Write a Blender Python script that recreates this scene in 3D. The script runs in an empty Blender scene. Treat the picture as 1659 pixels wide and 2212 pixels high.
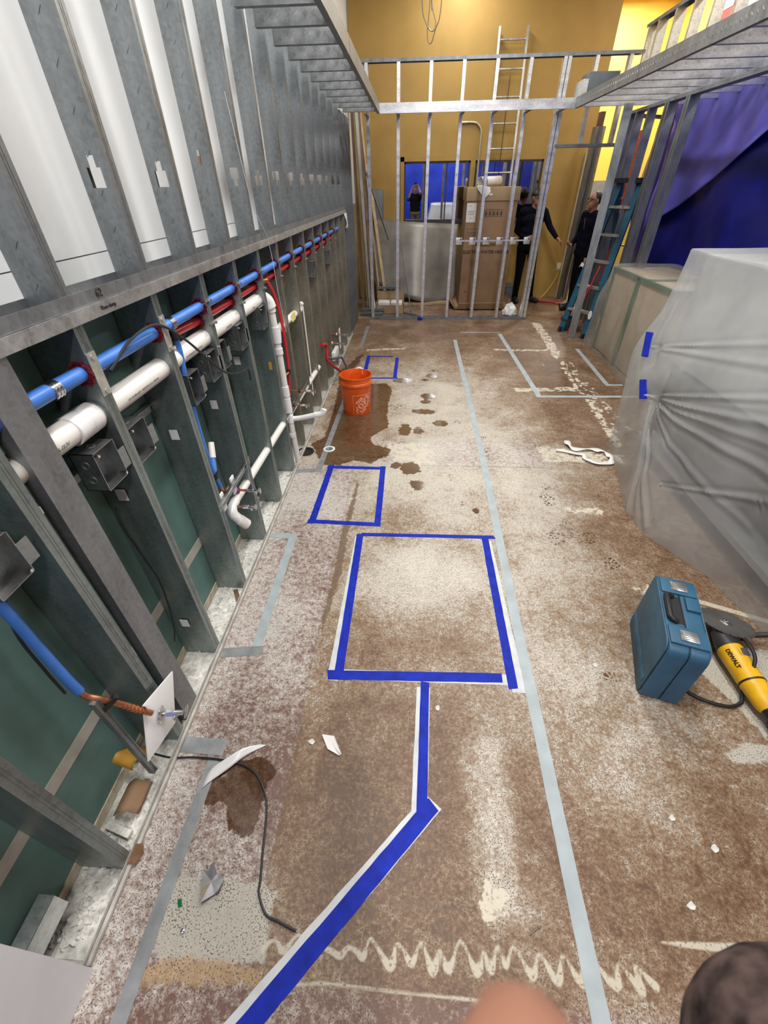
import bpy, bmesh, math, random
import numpy as np
from mathutils import Vector, Matrix, noise as mnoise
random.seed(7)
SC = bpy.context.scene
COL = SC.collection
R = math.radians

# ------------------------------------------------------------------ camera
cam_d = bpy.data.cameras.new('camera')
cam_d.sensor_fit = 'HORIZONTAL'; cam_d.sensor_width = 36.0
cam_d.lens = 905.0 / 1659.0 * 36.0
cam_d.dof.use_dof = True; cam_d.dof.focus_distance = 2.6; cam_d.dof.aperture_fstop = 14.0
cam_d.clip_start = 0.01; cam_d.clip_end = 60
cam = bpy.data.objects.new('camera', cam_d); COL.objects.link(cam)
CAMP = Vector((0, 0, 1.76))
_yaw, _pit, _rol = R(-4.039), R(38.071), R(1.02)
_f = Vector((math.sin(_yaw)*math.cos(_pit), math.cos(_yaw)*math.cos(_pit), -math.sin(_pit)))
_r = Vector((math.cos(_yaw), -math.sin(_yaw), 0)); _d = _f.cross(_r)
_r2 = _r*math.cos(_rol) + _d*math.sin(_rol); _d2 = -_r*math.sin(_rol) + _d*math.cos(_rol)
cam.matrix_world = Matrix(((_r2.x, -_d2.x, -_f.x, 0), (_r2.y, -_d2.y, -_f.y, 0), (_r2.z, -_d2.z, -_f.z, 1.76), (0, 0, 0, 1)))
SC.camera = cam

# ------------------------------------------------------------------ light
w = bpy.data.worlds.new('world'); SC.world = w; w.use_nodes = True
w.node_tree.nodes['Background'].inputs[0].default_value = (0.80, 0.88, 1.0, 1)
w.node_tree.nodes['Background'].inputs[1].default_value = 0.10
vs = SC.view_settings
vs.view_transform = 'Standard'; vs.look = 'None'; vs.gamma = 1.0; vs.use_curve_mapping = False
vs.exposure = 0.82
cy = SC.cycles
cy.max_bounces = 6; cy.diffuse_bounces = 3; cy.glossy_bounces = 3; cy.transmission_bounces = 3; cy.transparent_max_bounces = 6
cy.caustics_reflective = False; cy.caustics_refractive = False; cy.use_adaptive_sampling = True; cy.adaptive_threshold = 0.04
CEIL = 4.3
LIGHT_SPOTS = [(0.9, -1.6, 58), (-0.1, 1.2, 40), (0.9, 3.4, 46), (0.9, 5.9, 26), (0.6, 8.3, 19), (3.6, 3.0, 24), (3.7, 7.6, 22), (3.6, 10.3, 80)]

# ------------------------------------------------------------------ materials
MATS = {}
def nodes_of(m):
    m.use_nodes = True
    nt = m.node_tree
    return nt, nt.nodes, nt.links, nt.nodes['Principled BSDF']
def mat(name, col, rough=0.5, metal=0.0, var=0.12, scale=9.0, bump=0.0, bscale=60.0, spec=0.5, rvar=0.0, col2=None, coat=0.0):
    if name in MATS: return MATS[name]
    m = bpy.data.materials.new(name); nt, N, L, P = nodes_of(m)
    P.inputs['Roughness'].default_value = rough; P.inputs['Metallic'].default_value = metal
    P.inputs['Specular IOR Level'].default_value = spec
    P.inputs['Coat Weight'].default_value = coat
    tc = N.new('ShaderNodeTexCoord')
    nz = N.new('ShaderNodeTexNoise'); nz.inputs['Scale'].default_value = scale; nz.inputs['Detail'].default_value = 6
    L.new(tc.outputs['Object'], nz.inputs['Vector'])
    cr = N.new('ShaderNodeValToRGB')
    c = Vector(col[:3]); c2 = Vector(col2[:3]) if col2 else None
    cr.color_ramp.elements[0].position = 0.3; cr.color_ramp.elements[1].position = 0.72
    lo = c*(1-var); hi = c2 if c2 else Vector([min(1, v) for v in c*(1+var)])
    cr.color_ramp.elements[0].color = (*lo, 1); cr.color_ramp.elements[1].color = (*hi, 1)
    L.new(nz.outputs['Fac'], cr.inputs['Fac']); L.new(cr.outputs['Color'], P.inputs['Base Color'])
    if rvar:
        mr = N.new('ShaderNodeMapRange'); mr.inputs[3].default_value = rough-rvar; mr.inputs[4].default_value = rough+rvar
        L.new(nz.outputs['Fac'], mr.inputs[0]); L.new(mr.outputs[0], P.inputs['Roughness'])
    if bump:
        n2 = N.new('ShaderNodeTexNoise'); n2.inputs['Scale'].default_value = bscale; n2.inputs['Detail'].default_value = 4
        L.new(tc.outputs['Object'], n2.inputs['Vector'])
        b = N.new('ShaderNodeBump'); b.inputs['Strength'].default_value = bump; b.inputs['Distance'].default_value = 0.004
        L.new(n2.outputs['Fac'], b.inputs['Height']); L.new(b.outputs[0], P.inputs['Normal'])
    MATS[name] = m
    return m
def galv(name, col=(0.30, 0.325, 0.335), rough=0.40, metal=0.85, streak=(1.0, 1.0, 0.25)):
    """zinc coated steel: cloudy spangle, scuffs and fine drawn streaks"""
    m = bpy.data.materials.new(name); nt, N, L, P = nodes_of(m)
    P.inputs['Metallic'].default_value = metal
    tc = N.new('ShaderNodeTexCoord')
    mp = N.new('ShaderNodeMapping'); mp.inputs['Scale'].default_value = streak; L.new(tc.outputs['Object'], mp.inputs['Vector'])
    a = N.new('ShaderNodeTexNoise'); a.inputs['Scale'].default_value = 14; a.inputs['Detail'].default_value = 8; a.inputs['Roughness'].default_value = 0.65
    L.new(mp.outputs[0], a.inputs['Vector'])
    v = N.new('ShaderNodeTexVoronoi'); v.inputs['Scale'].default_value = 90; L.new(tc.outputs['Object'], v.inputs['Vector'])
    mx = N.new('ShaderNodeMath'); mx.operation = 'MULTIPLY_ADD'; mx.inputs[1].default_value = 0.18
    L.new(v.outputs['Color'], mx.inputs[0]); L.new(a.outputs['Fac'], mx.inputs[2])
    cr = N.new('ShaderNodeValToRGB'); e = cr.color_ramp.elements
    e[0].position = 0.32; e[1].position = 0.85
    e[0].color = (*[c*0.62 for c in col], 1); e[1].color = (*[min(1, c*1.35) for c in col], 1)
    k = e.new(0.56); k.color = (*col, 1)
    L.new(mx.outputs[0], cr.inputs['Fac']); L.new(cr.outputs['Color'], P.inputs['Base Color'])
    mr = N.new('ShaderNodeMapRange'); mr.inputs[3].default_value = rough-0.1; mr.inputs[4].default_value = rough+0.16
    L.new(a.outputs['Fac'], mr.inputs[0]); L.new(mr.outputs[0], P.inputs['Roughness'])
    b = N.new('ShaderNodeBump'); b.inputs['Strength'].default_value = 0.12; b.inputs['Distance'].default_value = 0.002
    L.new(a.outputs['Fac'], b.inputs['Height']); L.new(b.outputs[0], P.inputs['Normal'])
    MATS[name] = m
    return m
def emis(name, col, s):
    m = bpy.data.materials.new(name); nt, N, L, P = nodes_of(m)
    P.inputs['Base Color'].default_value = (*col, 1); P.inputs['Emission Color'].default_value = (*col, 1); P.inputs['Emission Strength'].default_value = s
    MATS[name] = m; return m
def film(name, col=(0.85, 0.86, 0.86), clear=0.28, rough=0.25):
    """thin translucent polythene sheet"""
    m = bpy.data.materials.new(name); nt, N, L, P = nodes_of(m)
    tc = N.new('ShaderNodeTexCoord')
    nz = N.new('ShaderNodeTexNoise'); nz.inputs['Scale'].default_value = 2.2; nz.inputs['Detail'].default_value = 3; L.new(tc.outputs['Object'], nz.inputs['Vector'])
    n2 = N.new('ShaderNodeTexNoise'); n2.inputs['Scale'].default_value = 7; n2.inputs['Detail'].default_value = 5; n2.inputs['Distortion'].default_value = 1.6
    mp = N.new('ShaderNodeMapping'); mp.inputs['Scale'].default_value = (1.0, 1.0, 0.45); mp.inputs['Rotation'].default_value = (0.5, 0.25, 0)
    L.new(tc.outputs['Object'], mp.inputs['Vector']); L.new(mp.outputs[0], n2.inputs['Vector'])
    b = N.new('ShaderNodeBump'); b.inputs['Strength'].default_value = 0.22; b.inputs['Distance'].default_value = 0.015; L.new(n2.outputs['Fac'], b.inputs['Height'])
    P.inputs['Base Color'].default_value = (*col, 1); P.inputs['Roughness'].default_value = rough; L.new(b.outputs[0], P.inputs['Normal'])
    tl = N.new('ShaderNodeBsdfTranslucent'); tl.inputs['Color'].default_value = (*col, 1)
    tr = N.new('ShaderNodeBsdfTransparent'); tr.inputs['Color'].default_value = (0.93, 0.95, 0.95, 1)
    m1 = N.new('ShaderNodeMixShader'); m1.inputs[0].default_value = 0.35
    L.new(P.outputs[0], m1.inputs[1]); L.new(tl.outputs[0], m1.inputs[2])
    m2 = N.new('ShaderNodeMixShader')
    mr = N.new('ShaderNodeMapRange'); mr.inputs[1].default_value = 0.3; mr.inputs[2].default_value = 0.75
    mr.inputs[3].default_value = max(0, clear-0.12); mr.inputs[4].default_value = clear+0.14
    L.new(nz.outputs['Fac'], mr.inputs[0]); L.new(mr.outputs[0], m2.inputs[0])
    L.new(m1.outputs[0], m2.inputs[1]); L.new(tr.outputs[0], m2.inputs[2])
    L.new(m2.outputs[0], nt.nodes['Material Output'].inputs['Surface'])
    MATS[name] = m; return m

G_STUD = galv('galvanised_stud'); G_DARK = galv('galvanised_dull', (0.27, 0.285, 0.30), 0.46, 0.8)
G_LITE = galv('galvanised_bright', (0.72, 0.75, 0.77), 0.33, 0.9, (0.3, 1, 1)); G_BOX = galv('galvanised_box', (0.42, 0.44, 0.45), 0.30, 0.95, (1, 1, 1))
ALU = galv('aluminium', (0.70, 0.70, 0.68), 0.32, 0.9)
M = dict(
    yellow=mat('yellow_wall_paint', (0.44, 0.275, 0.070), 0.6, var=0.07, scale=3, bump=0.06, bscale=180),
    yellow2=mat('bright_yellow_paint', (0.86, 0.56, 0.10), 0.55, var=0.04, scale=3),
    white_wall=mat('white_board', (0.83, 0.87, 0.89), 0.55, var=0.04, scale=4, bump=0.03),
    teal=mat('teal_board', (0.13, 0.25, 0.235), 0.55, var=0.22, scale=5, bump=0.05),
    tan=mat('tan_board', (0.42, 0.36, 0.24), 0.6, var=0.2, scale=5, bump=0.05),
    joint=mat('grey_joint_strip', (0.56, 0.54, 0.49), 0.7, var=0.1, scale=20),
    cream=mat('cream_adhesive', (0.62, 0.56, 0.44), 0.8, var=0.25, scale=30, bump=0.3),
    ceiling=mat('ceiling_paint', (0.55, 0.55, 0.54), 0.8),
    pvc=mat('white_pvc', (0.82, 0.81, 0.77), 0.28, var=0.05),
    pvc_fit=mat('white_pvc_fitting', (0.83, 0.84, 0.84), 0.25, var=0.04),
    blue_pipe=mat('blue_pipe', (0.055, 0.20, 0.64), 0.35, var=0.15, scale=14),
    red_pipe=mat('red_pipe', (0.50, 0.02, 0.03), 0.32, var=0.15),
    grommet=mat('dark_red_plastic', (0.16, 0.006, 0.012), 0.4),
    copper=mat('copper', (0.56, 0.25, 0.13), 0.35, 0.9, var=0.35, scale=25),
    steel=mat('chrome_steel', (0.72, 0.73, 0.74), 0.18, 1.0, var=0.1),
    black=mat('black_rubber', (0.012, 0.012, 0.013), 0.5, var=0.2),
    blackc=mat('black_cable', (0.015, 0.017, 0.022), 0.45),
    tape_blue=mat('blue_masking_tape', (0.010, 0.026, 0.38), 0.6, var=0.28, scale=18, bump=0.1, spec=0.15),
    tape_grey=mat('grey_floor_tape', (0.38, 0.44, 0.46), 0.42, var=0.14, scale=10, bump=0.1),
    tape_duct=mat('silver_duct_tape', (0.33, 0.35, 0.36), 0.36, 0.35, var=0.22, scale=14, bump=0.2),
    tape_white=mat('pale_masking_tape', (0.58, 0.61, 0.62), 0.5, var=0.12, scale=14),
    orange=mat('orange_plastic', (0.80, 0.12, 0.012), 0.38, var=0.2, scale=12, rvar=0.1),
    orange_lite=mat('pale_print', (0.86, 0.48, 0.40), 0.5),
    purple=mat('purple_primer', (0.18, 0.04, 0.30), 0.4),
    card=mat('brown_cardboard', (0.30, 0.185, 0.105), 0.75, var=0.1, scale=6),
    card_l=mat('cardboard_light', (0.40, 0.28, 0.16), 0.75, var=0.1, scale=8),
    ink=mat('black_ink', (0.02, 0.014, 0.01), 0.7), paper=mat('white_paper', (0.80, 0.80, 0.77), 0.6, var=0.05),
    wood=mat('pine_lumber', (0.50, 0.36, 0.20), 0.65, var=0.2, scale=12), wood_d=mat('dark_lumber', (0.16, 0.10, 0.06), 0.65, var=0.25),
    sheet=mat('weathered_grey_sheet', (0.26, 0.245, 0.22), 0.42, 0.35, var=0.28, scale=3, rvar=0.12),
    panel=mat('grey_enamel', (0.13, 0.155, 0.17), 0.45),
    tarp=mat('blue_tarp', (0.004, 0.009, 0.20), 0.36, var=0.35, scale=2.5, bump=0.5, bscale=7),
    sheet_violet=mat('violet_sheeting', (0.15, 0.14, 0.66), 0.42, var=0.3, scale=2.0, bump=0.5, bscale=6),
    case=mat('blue_tool_case', (0.026, 0.105, 0.19), 0.45, var=0.22, scale=9, bump=0.25, bscale=220, rvar=0.08),
    case_s=mat('dusty_blue_case', (0.045, 0.115, 0.175), 0.6, var=0.3, scale=7, bump=0.2, bscale=200),
    yel_tool=mat('yellow_tool', (0.80, 0.44, 0.012), 0.4, var=0.2, scale=14),
    blade=mat('blade_steel', (0.30, 0.29, 0.28), 0.36, 0.85, var=0.25, scale=8),
    fibre_blue=mat('blue_fibreglass', (0.010, 0.085, 0.15), 0.45, var=0.2), fibre_red=mat('red_fibreglass', (0.42, 0.02, 0.012), 0.45, var=0.2),
    skin=mat('skin', (0.37, 0.175, 0.115), 0.5, var=0.08, scale=20), navy=mat('navy_sweater', (0.005, 0.006, 0.014), 0.95, spec=0.08, bump=0.3, bscale=90),
    trouser=mat('black_trousers', (0.005, 0.005, 0.006), 0.95, spec=0.08), hair=mat('dark_hair', (0.012, 0.008, 0.006), 0.6, bump=0.4, bscale=80),
    shirt_blk=mat('black_shirt', (0.008, 0.008, 0.010), 0.95, spec=0.08), sleeve=mat('mottled_dark_sleeve', (0.055, 0.045, 0.04), 0.95, var=0.7, scale=75, col2=(0.14,0.095,0.085), spec=0.1),
    shoe=mat('black_shoe', (0.010, 0.010, 0.012), 0.5), lip=mat('lips', (0.36, 0.12, 0.10), 0.5), khaki=mat('olive_trousers', (0.10, 0.09, 0.05), 0.8),
    machine=mat('grey_machine_steel', (0.36, 0.37, 0.37), 0.4, 0.3), machine_d=mat('dark_machine', (0.03, 0.03, 0.032), 0.45),
    tan_box=mat('tan_box_board', (0.42, 0.32, 0.22), 0.7, var=0.1), green_edge=mat('green_tape', (0.05, 0.12, 0.055), 0.5),
    gypsum=mat('gypsum_dust', (0.70, 0.69, 0.64), 0.9, var=0.3, scale=40, bump=0.6, bscale=90),
    concrete=mat('curb_concrete', (0.47, 0.45, 0.41), 0.8, var=0.3, scale=14, bump=0.5, bscale=80),
    drywall=mat('drywall_face', (0.70, 0.71, 0.74), 0.7, var=0.03), foil=mat('silver_foil', (0.62, 0.63, 0.66), 0.25, 0.8, var=0.2, scale=30),
    green=mat('green_plastic', (0.01, 0.16, 0.06), 0.35), rust=mat('rust', (0.17, 0.085, 0.045), 0.8, var=0.3, scale=30),
    sticker_y=mat('yellow_note', (0.80, 0.70, 0.22), 0.6), sticker_o=mat('orange_label', (0.55, 0.30, 0.04), 0.6),
    frame_d=mat('dark_window_frame', (0.05, 0.04, 0.03), 0.4), cream_trim=mat('cream_trim', (0.62, 0.55, 0.42), 0.6),
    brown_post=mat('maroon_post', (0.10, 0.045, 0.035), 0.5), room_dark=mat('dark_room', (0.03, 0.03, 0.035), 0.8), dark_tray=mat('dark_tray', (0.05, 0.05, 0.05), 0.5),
    sign_r=mat('red_sign', (0.45, 0.02, 0.03), 0.5), mid_grey=mat('mid_grey_paint', (0.22, 0.235, 0.25), 0.5), purple_grey=mat('dark_conduit', (0.10, 0.11, 0.16), 0.4),
)
FILM = film('polythene_film', (0.82,0.83,0.83), clear=0.60, rough=.3); FILM2 = film('polythene_film_clear', (0.72, 0.71, 0.68), 0.72, 0.22)
LAMP = emis('lamp_diffuser', (1.0, 0.98, 0.95), 3.0)

# window glass: partly mirror, partly clear onto the dark panel set behind it
gm = bpy.data.materials.new('window_glass'); nt, N, L, P = nodes_of(gm)
gl_ = N.new('ShaderNodeBsdfGlossy'); gl_.inputs['Roughness'].default_value = 0.012; gl_.inputs['Color'].default_value = (0.9, 0.93, 1, 1)
tr_ = N.new('ShaderNodeBsdfTransparent'); tr_.inputs['Color'].default_value = (0.75, 0.8, 0.82, 1)
mx_ = N.new('ShaderNodeMixShader'); mx_.inputs[0].default_value = 0.62
L.new(tr_.outputs[0], mx_.inputs[1]); L.new(gl_.outputs[0], mx_.inputs[2]); L.new(mx_.outputs[0], nt.nodes['Material Output'].inputs['Surface'])

# ------------------------------------------------------------------ mesh helpers
class MB:
    def __init__(s): s.v = []; s.f = []; s.smooth = False
    def add(s, vs, fs):
        o = len(s.v); s.v += [Vector(p) for p in vs]; s.f += [tuple(i+o for i in f) for f in fs]; return s
    def box(s, a, b, T=None):
        x0, y0, z0 = a; x1, y1, z1 = b
        p = [(x0,y0,z0),(x1,y0,z0),(x1,y1,z0),(x0,y1,z0),(x0,y0,z1),(x1,y0,z1),(x1,y1,z1),(x0,y1,z1)]
        if T: p = [T @ Vector(q) for q in p]
        return s.add(p, [(0,3,2,1),(4,5,6,7),(0,1,5,4),(1,2,6,5),(2,3,7,6),(3,0,4,7)])
    def bar(s, p0, p1, w, h, up=(0,0,1)):
        p0 = Vector(p0); p1 = Vector(p1); d = (p1-p0).normalized(); u = Vector(up)
        if abs(d.dot(u)) > 0.98: u = Vector((0,1,0))
        a = d.cross(u).normalized()*w/2; b = a.cross(d).normalized()*h/2
        p = [p0-a-b, p0+a-b, p0+a+b, p0-a+b, p1-a-b, p1+a-b, p1+a+b, p1-a+b]
        return s.add(p, [(0,3,2,1),(4,5,6,7),(0,1,5,4),(1,2,6,5),(2,3,7,6),(3,0,4,7)])
    def tube(s, pts, r, n=14, cap=True):
        pts = [Vector(p) for p in pts]; rr = r if isinstance(r, (list, tuple)) else [r]*len(pts)
        rings = []; prev = None
        for i, p in enumerate(pts):
            t = (pts[min(i+1, len(pts)-1)] - pts[max(i-1, 0)]).normalized()
            if prev is None: u = t.orthogonal().normalized()
            else: u = (prev - t*prev.dot(t)); u = u.normalized() if u.length > 1e-6 else t.orthogonal().normalized()
            prev = u; w_ = t.cross(u)
            rings.append([p + (u*math.cos(2*math.pi*k/n) + w_*math.sin(2*math.pi*k/n))*rr[i] for k in range(n)])
        vs_ = [q for g in rings for q in g]; fs = []
        for i in range(len(pts)-1):
            for k in range(n): fs.append((i*n+k, i*n+(k+1) % n, (i+1)*n+(k+1) % n, (i+1)*n+k))
        if cap: fs.append(tuple(range(n-1, -1, -1))); fs.append(tuple((len(pts)-1)*n+k for k in range(n)))
        s.smooth = True
        return s.add(vs_, fs)
    def ring(s, c, axis, r0, r1, h, n=24):      # washer
        c = Vector(c); ax = Vector(axis).normalized(); u = ax.orthogonal().normalized(); w_ = ax.cross(u); vs_ = []; fs = []
        for z in (-h/2, h/2):
            for r in (r0, r1):
                vs_ += [c + ax*z + (u*math.cos(2*math.pi*k/n)+w_*math.sin(2*math.pi*k/n))*r for k in range(n)]
        for k in range(n):
            j = (k+1) % n
            fs += [(k, j, n+j, n+k), (2*n+k, 3*n+k, 3*n+j, 2*n+j), (n+k, n+j, 3*n+j, 3*n+k), (k, 2*n+k, 2*n+j, j)]
        return s.add(vs_, fs)
    def lathe(s, prof, c=(0,0,0), n=40, T=None):
        c = Vector(c); vs_ = []; fs = []
        for r, z in prof: vs_ += [Vector((r*math.cos(2*math.pi*k/n), r*math.sin(2*math.pi*k/n), z)) for k in range(n)]
        if T: vs_ = [T @ q for q in vs_]
        vs_ = [q + c for q in vs_]
        for i in range(len(prof)-1):
            for k in range(n): fs.append((i*n+k, i*n+(k+1) % n, (i+1)*n+(k+1) % n, (i+1)*n+k))
        s.smooth = True
        return s.add(vs_, fs)
    def prism(s, poly, z0, z1):
        n = len(poly); vs_ = [(x, y, z0) for x, y in poly] + [(x, y, z1) for x, y in poly]
        return s.add(vs_, [tuple(range(n-1, -1, -1)), tuple(range(n, 2*n))] + [(i, (i+1) % n, n+(i+1) % n, n+i) for i in range(n)])
    def grid(s, fn, nu, nv, closed=False):
        vs_ = [fn(i/nu, j/nv) for j in range(nv+1) for i in range(nu + (0 if closed else 1))]
        W = nu if closed else nu+1; fs = []
        for j in range(nv):
            for i in range(nu): fs.append((j*W+i, j*W+(i+1) % W, (j+1)*W+(i+1) % W, (j+1)*W+i))
        s.smooth = True
        return s.add(vs_, fs)
    def xf(s, T): s.v = [T @ p for p in s.v]; return s
    def build(s, name, m, parent=None, bevel=0.0, origin=True, solid=0.0, sub=0, segs=2):
        me = bpy.data.meshes.new(name)
        off = Vector((0, 0, 0))
        if parent is not None: off = WORLD.get(parent.name, Vector((0,0,0)))
        elif origin and s.v:
            xs = [p.x for p in s.v]; ys = [p.y for p in s.v]; zs = [p.z for p in s.v]
            off = Vector(((min(xs)+max(xs))/2, (min(ys)+max(ys))/2, min(zs)))
        me.from_pydata([p-off for p in s.v], [], s.f); me.update()
        bm = bmesh.new(); bm.from_mesh(me); bmesh.ops.recalc_face_normals(bm, faces=bm.faces)
        if bevel:
            es = [e for e in bm.edges if len(e.link_faces) == 2 and e.calc_face_angle(0) > R(35)]
            bmesh.ops.bevel(bm, geom=es, offset=bevel, segments=segs, affect='EDGES', profile=0.6, clamp_overlap=True)
        bm.to_mesh(me); bm.free()
        if s.smooth or bevel:
            for p in me.polygons: p.use_smooth = True
            try: me.set_sharp_from_angle(angle=R(40))
            except Exception: pass
        mm = m if isinstance(m, bpy.types.Material) else M[m]
        me.materials.append(mm)
        o = bpy.data.objects.new(name, me); COL.objects.link(o)
        if parent is not None: o.parent = parent; WORLD[o.name] = off
        else: o.location = off; WORLD[o.name] = off
        if solid:
            md = o.modifiers.new('thickness', 'SOLIDIFY'); md.thickness = solid; md.offset = 0
        if sub:
            md = o.modifiers.new('smooth', 'SUBSURF'); md.levels = sub; md.render_levels = sub
        return o
WORLD = {}
def tag(o, label=None, cat=None, group=None, kind=None):
    if label: o['label'] = label
    if cat: o['category'] = cat
    if group: o['group'] = group
    if kind: o['kind'] = kind
    return o
def thing(name, label, cat, loc, group=None):
    o = bpy.data.objects.new(name, None); COL.objects.link(o); o.location = loc; o.empty_display_size = 0.1
    WORLD[o.name] = Vector(loc)
    return tag(o, label, cat, group)
def struct(o): o['kind'] = 'structure'; return o
def inst(src, loc, rot=None, label=None, group=None, parent=None):
    """copy of a thing with copies of its parts, sharing mesh data"""
    c = src.copy(); COL.objects.link(c); c.parent = parent
    if parent is None: c.location = loc
    if rot is not None: c.rotation_euler = rot
    if label: c['label'] = label
    if group: c['group'] = group
    for ch in src.children: inst(ch, None, parent=c)
    return c
def text_mb(txt, size, T, depth=0.0006, bend=None, spacing=1.0, bold=0.0):
    cu = bpy.data.curves.new('t', 'FONT'); cu.body = txt; cu.size = size; cu.align_x = 'CENTER'; cu.align_y = 'CENTER'; cu.resolution_u = 2; cu.space_character = spacing
    cu.extrude = depth; cu.offset = size*bold
    o = bpy.data.objects.new('t', cu); COL.objects.link(o)
    dg = bpy.context.evaluated_depsgraph_get()
    me = bpy.data.meshes.new_from_object(o.evaluated_get(dg))
    b = MB(); pts = [v.co.copy() for v in me.vertices]
    if bend: pts = [bend(p) for p in pts]
    b.add([T @ p for p in pts], [tuple(p.vertices) for p in me.polygons])
    bpy.data.objects.remove(o); bpy.data.curves.remove(cu); bpy.data.meshes.remove(me)
    return b
def frame(o, x, y):
    """matrix with columns x, y, x^y and origin o"""
    x = Vector(x).normalized(); y = Vector(y); y = (y - x*y.dot(x)).normalized(); z = x.cross(y)
    return Matrix(((x.x, y.x, z.x, o[0]), (x.y, y.y, z.y, o[1]), (x.z, y.z, z.z, o[2]), (0, 0, 0, 1)))
def smooth_path(pts, n=8):
    pts = [Vector(p) for p in pts]; out = []
    P_ = [pts[0]*2-pts[1]] + pts + [pts[-1]*2-pts[-2]]
    for i in range(1, len(P_)-2):
        for k in range(n):
            t = k/n; a, b, c, d = P_[i-1], P_[i], P_[i+1], P_[i+2]
            out.append(0.5*((2*b) + (c-a)*t + (2*a-5*b+4*c-d)*t*t + (3*b-a-3*c+d)*t**3))
    out.append(pts[-1]); return out

# ================================================================== SETTING
# ---- floor: grid carrying the outlines of stains as signed distances
def axis(parts):
    out = []
    for a, b, st in parts: out += list(np.arange(a, b-1e-6, st))
    out.append(parts[-1][1]); return np.array(out)
gx = axis([(-1.06, 1.9, 0.008), (1.9, 4.6, 0.06)]); gy = axis([(-3.2, -0.1, 0.15), (-0.1, 0.3, 0.006), (0.3, 1.3, 0.009), (1.3, 3.4, 0.016), (3.4, 7.6, 0.035), (7.6, 11.6, 0.1)])
X, Y = np.meshgrid(gx, gy); PT = np.stack([X.ravel(), Y.ravel()], 1)
def sd_poly(poly):
    P_ = np.array(poly); n = len(P_); d = np.full(len(PT), 9.0); ins = np.zeros(len(PT), bool)
    lo = P_.min(0)-0.35; hi = P_.max(0)+0.35
    idx = np.where(((PT > lo) & (PT < hi)).all(1))[0]; q = PT[idx]; dd = np.full(len(q), 9.0); ii = np.zeros(len(q), bool)
    for i in range(n):
        a = P_[i]; b = P_[(i+1) % n]; ab = b-a
        t = np.clip(((q-a)@ab)/max(ab@ab, 1e-12), 0, 1); dd = np.minimum(dd, np.hypot(*(q-a-t[:, None]*ab).T))
        c = (a[1] > q[:, 1]) != (b[1] > q[:, 1])
        with np.errstate(divide='ignore', invalid='ignore'): xx = (b[0]-a[0])*(q[:, 1]-a[1])/(b[1]-a[1])+a[0]
        ii ^= c & (q[:, 0] < xx)
    d[idx] = np.where(ii, -dd, dd); return d
def sd_line(pts, wd):
    P_ = np.array(pts); d = np.full(len(PT), 9.0)
    wd = wd if isinstance(wd, (list, tuple)) else [wd]*len(P_)
    for i in range(len(P_)-1):
        a, b = P_[i], P_[i+1]; ab = b-a; lo = np.minimum(a, b)-0.3; hi = np.maximum(a, b)+0.3
        idx = np.where(((PT > lo) & (PT < hi)).all(1))[0]; q = PT[idx]
        t = np.clip(((q-a)@ab)/max(ab@ab, 1e-12), 0, 1)
        d[idx] = np.minimum(d[idx], np.hypot(*(q-a-t[:, None]*ab).T) - (wd[i]*(1-t)+wd[i+1]*t)/2)
    return d
def sd_ell(x, y, rx, ry):
    r = np.hypot((PT[:, 0]-x)/rx, (PT[:, 1]-y)/ry); return (r-1)*min(rx, ry)
def ssm(d, wd): t = np.clip(0.5 - d/(2*wd), 0, 1); return t*t*(3-2*t)
puddle = [(-0.849,4.979),(-0.775,5.144),(-0.500,4.544),(-0.269,4.577),(-0.204,4.417),(-0.216,4.049),(-0.222,3.724),(-0.184,3.578),(-0.209,3.483),(-0.342,3.301),(-0.312,3.177),(-0.149,3.103),(-0.163,2.988),(-0.306,2.874),(-0.459,2.904),(-0.542,2.830),(-0.674,2.839),(-0.729,2.930),(-0.843,3.159),(-0.752,3.287),(-0.751,3.813),(-0.783,4.274)]
stain = [(-0.704,0.469),(-0.719,0.525),(-0.723,0.602),(-0.660,0.654),(-0.519,0.675),(-0.481,0.615),(-0.498,0.567),(-0.494,0.523),(-0.498,0.480),(-0.506,0.426),(-0.543,0.413),(-0.599,0.434),(-0.632,0.501),(-0.660,0.507)]
spots = [(-0.079,4.665,0.126,0.072),(0.250,4.817,0.064,0.075),(0.288,4.986,0.044,0.032),(0.167,4.685,0.042,0.029),(0.188,4.225,0.082,0.074),(0.156,4.082,0.057,0.047),(0.125,3.849,0.126,0.054),(0.289,3.592,0.068,0.068),(-0.044,3.470,0.059,0.112),(0.082,3.447,0.046,0.064),(-0.097,2.846,0.044,0.049),(0.014,2.802,0.080,0.097),(0.068,2.573,0.051,0.068),(0.465,2.278,0.019,0.031),(0.381,2.342,0.016,0.027)]
prints = [(-0.109,3.950,0.116,0.078),(0.450,3.636,0.060,0.039),(0.324,2.689,0.028,0.039),(1.009,2.586,0.033,0.055),(0.979,2.437,0.058,0.079),(0.947,2.033,0.069,0.082),(1.045,2.127,0.053,0.096),(1.120,2.040,0.072,0.082),(1.196,1.819,0.067,0.059),(0.631,3.333,0.048,0.052),(0.942,1.078,0.045,0.037),(0.645,3.10,0.04,0.07)]
wet = np.minimum(sd_poly(puddle), sd_poly(stain)); wet = np.minimum(wet, sd_poly([(-0.80,5.0),(-0.70,5.5),(-0.62,5.6),(-0.66,5.2),(-0.74,4.9)]))
for e in spots: wet = np.minimum(wet, sd_ell(*e))
prn = np.full(len(PT), 9.0)
for e in prints: prn = np.minimum(prn, sd_ell(*e))
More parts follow.
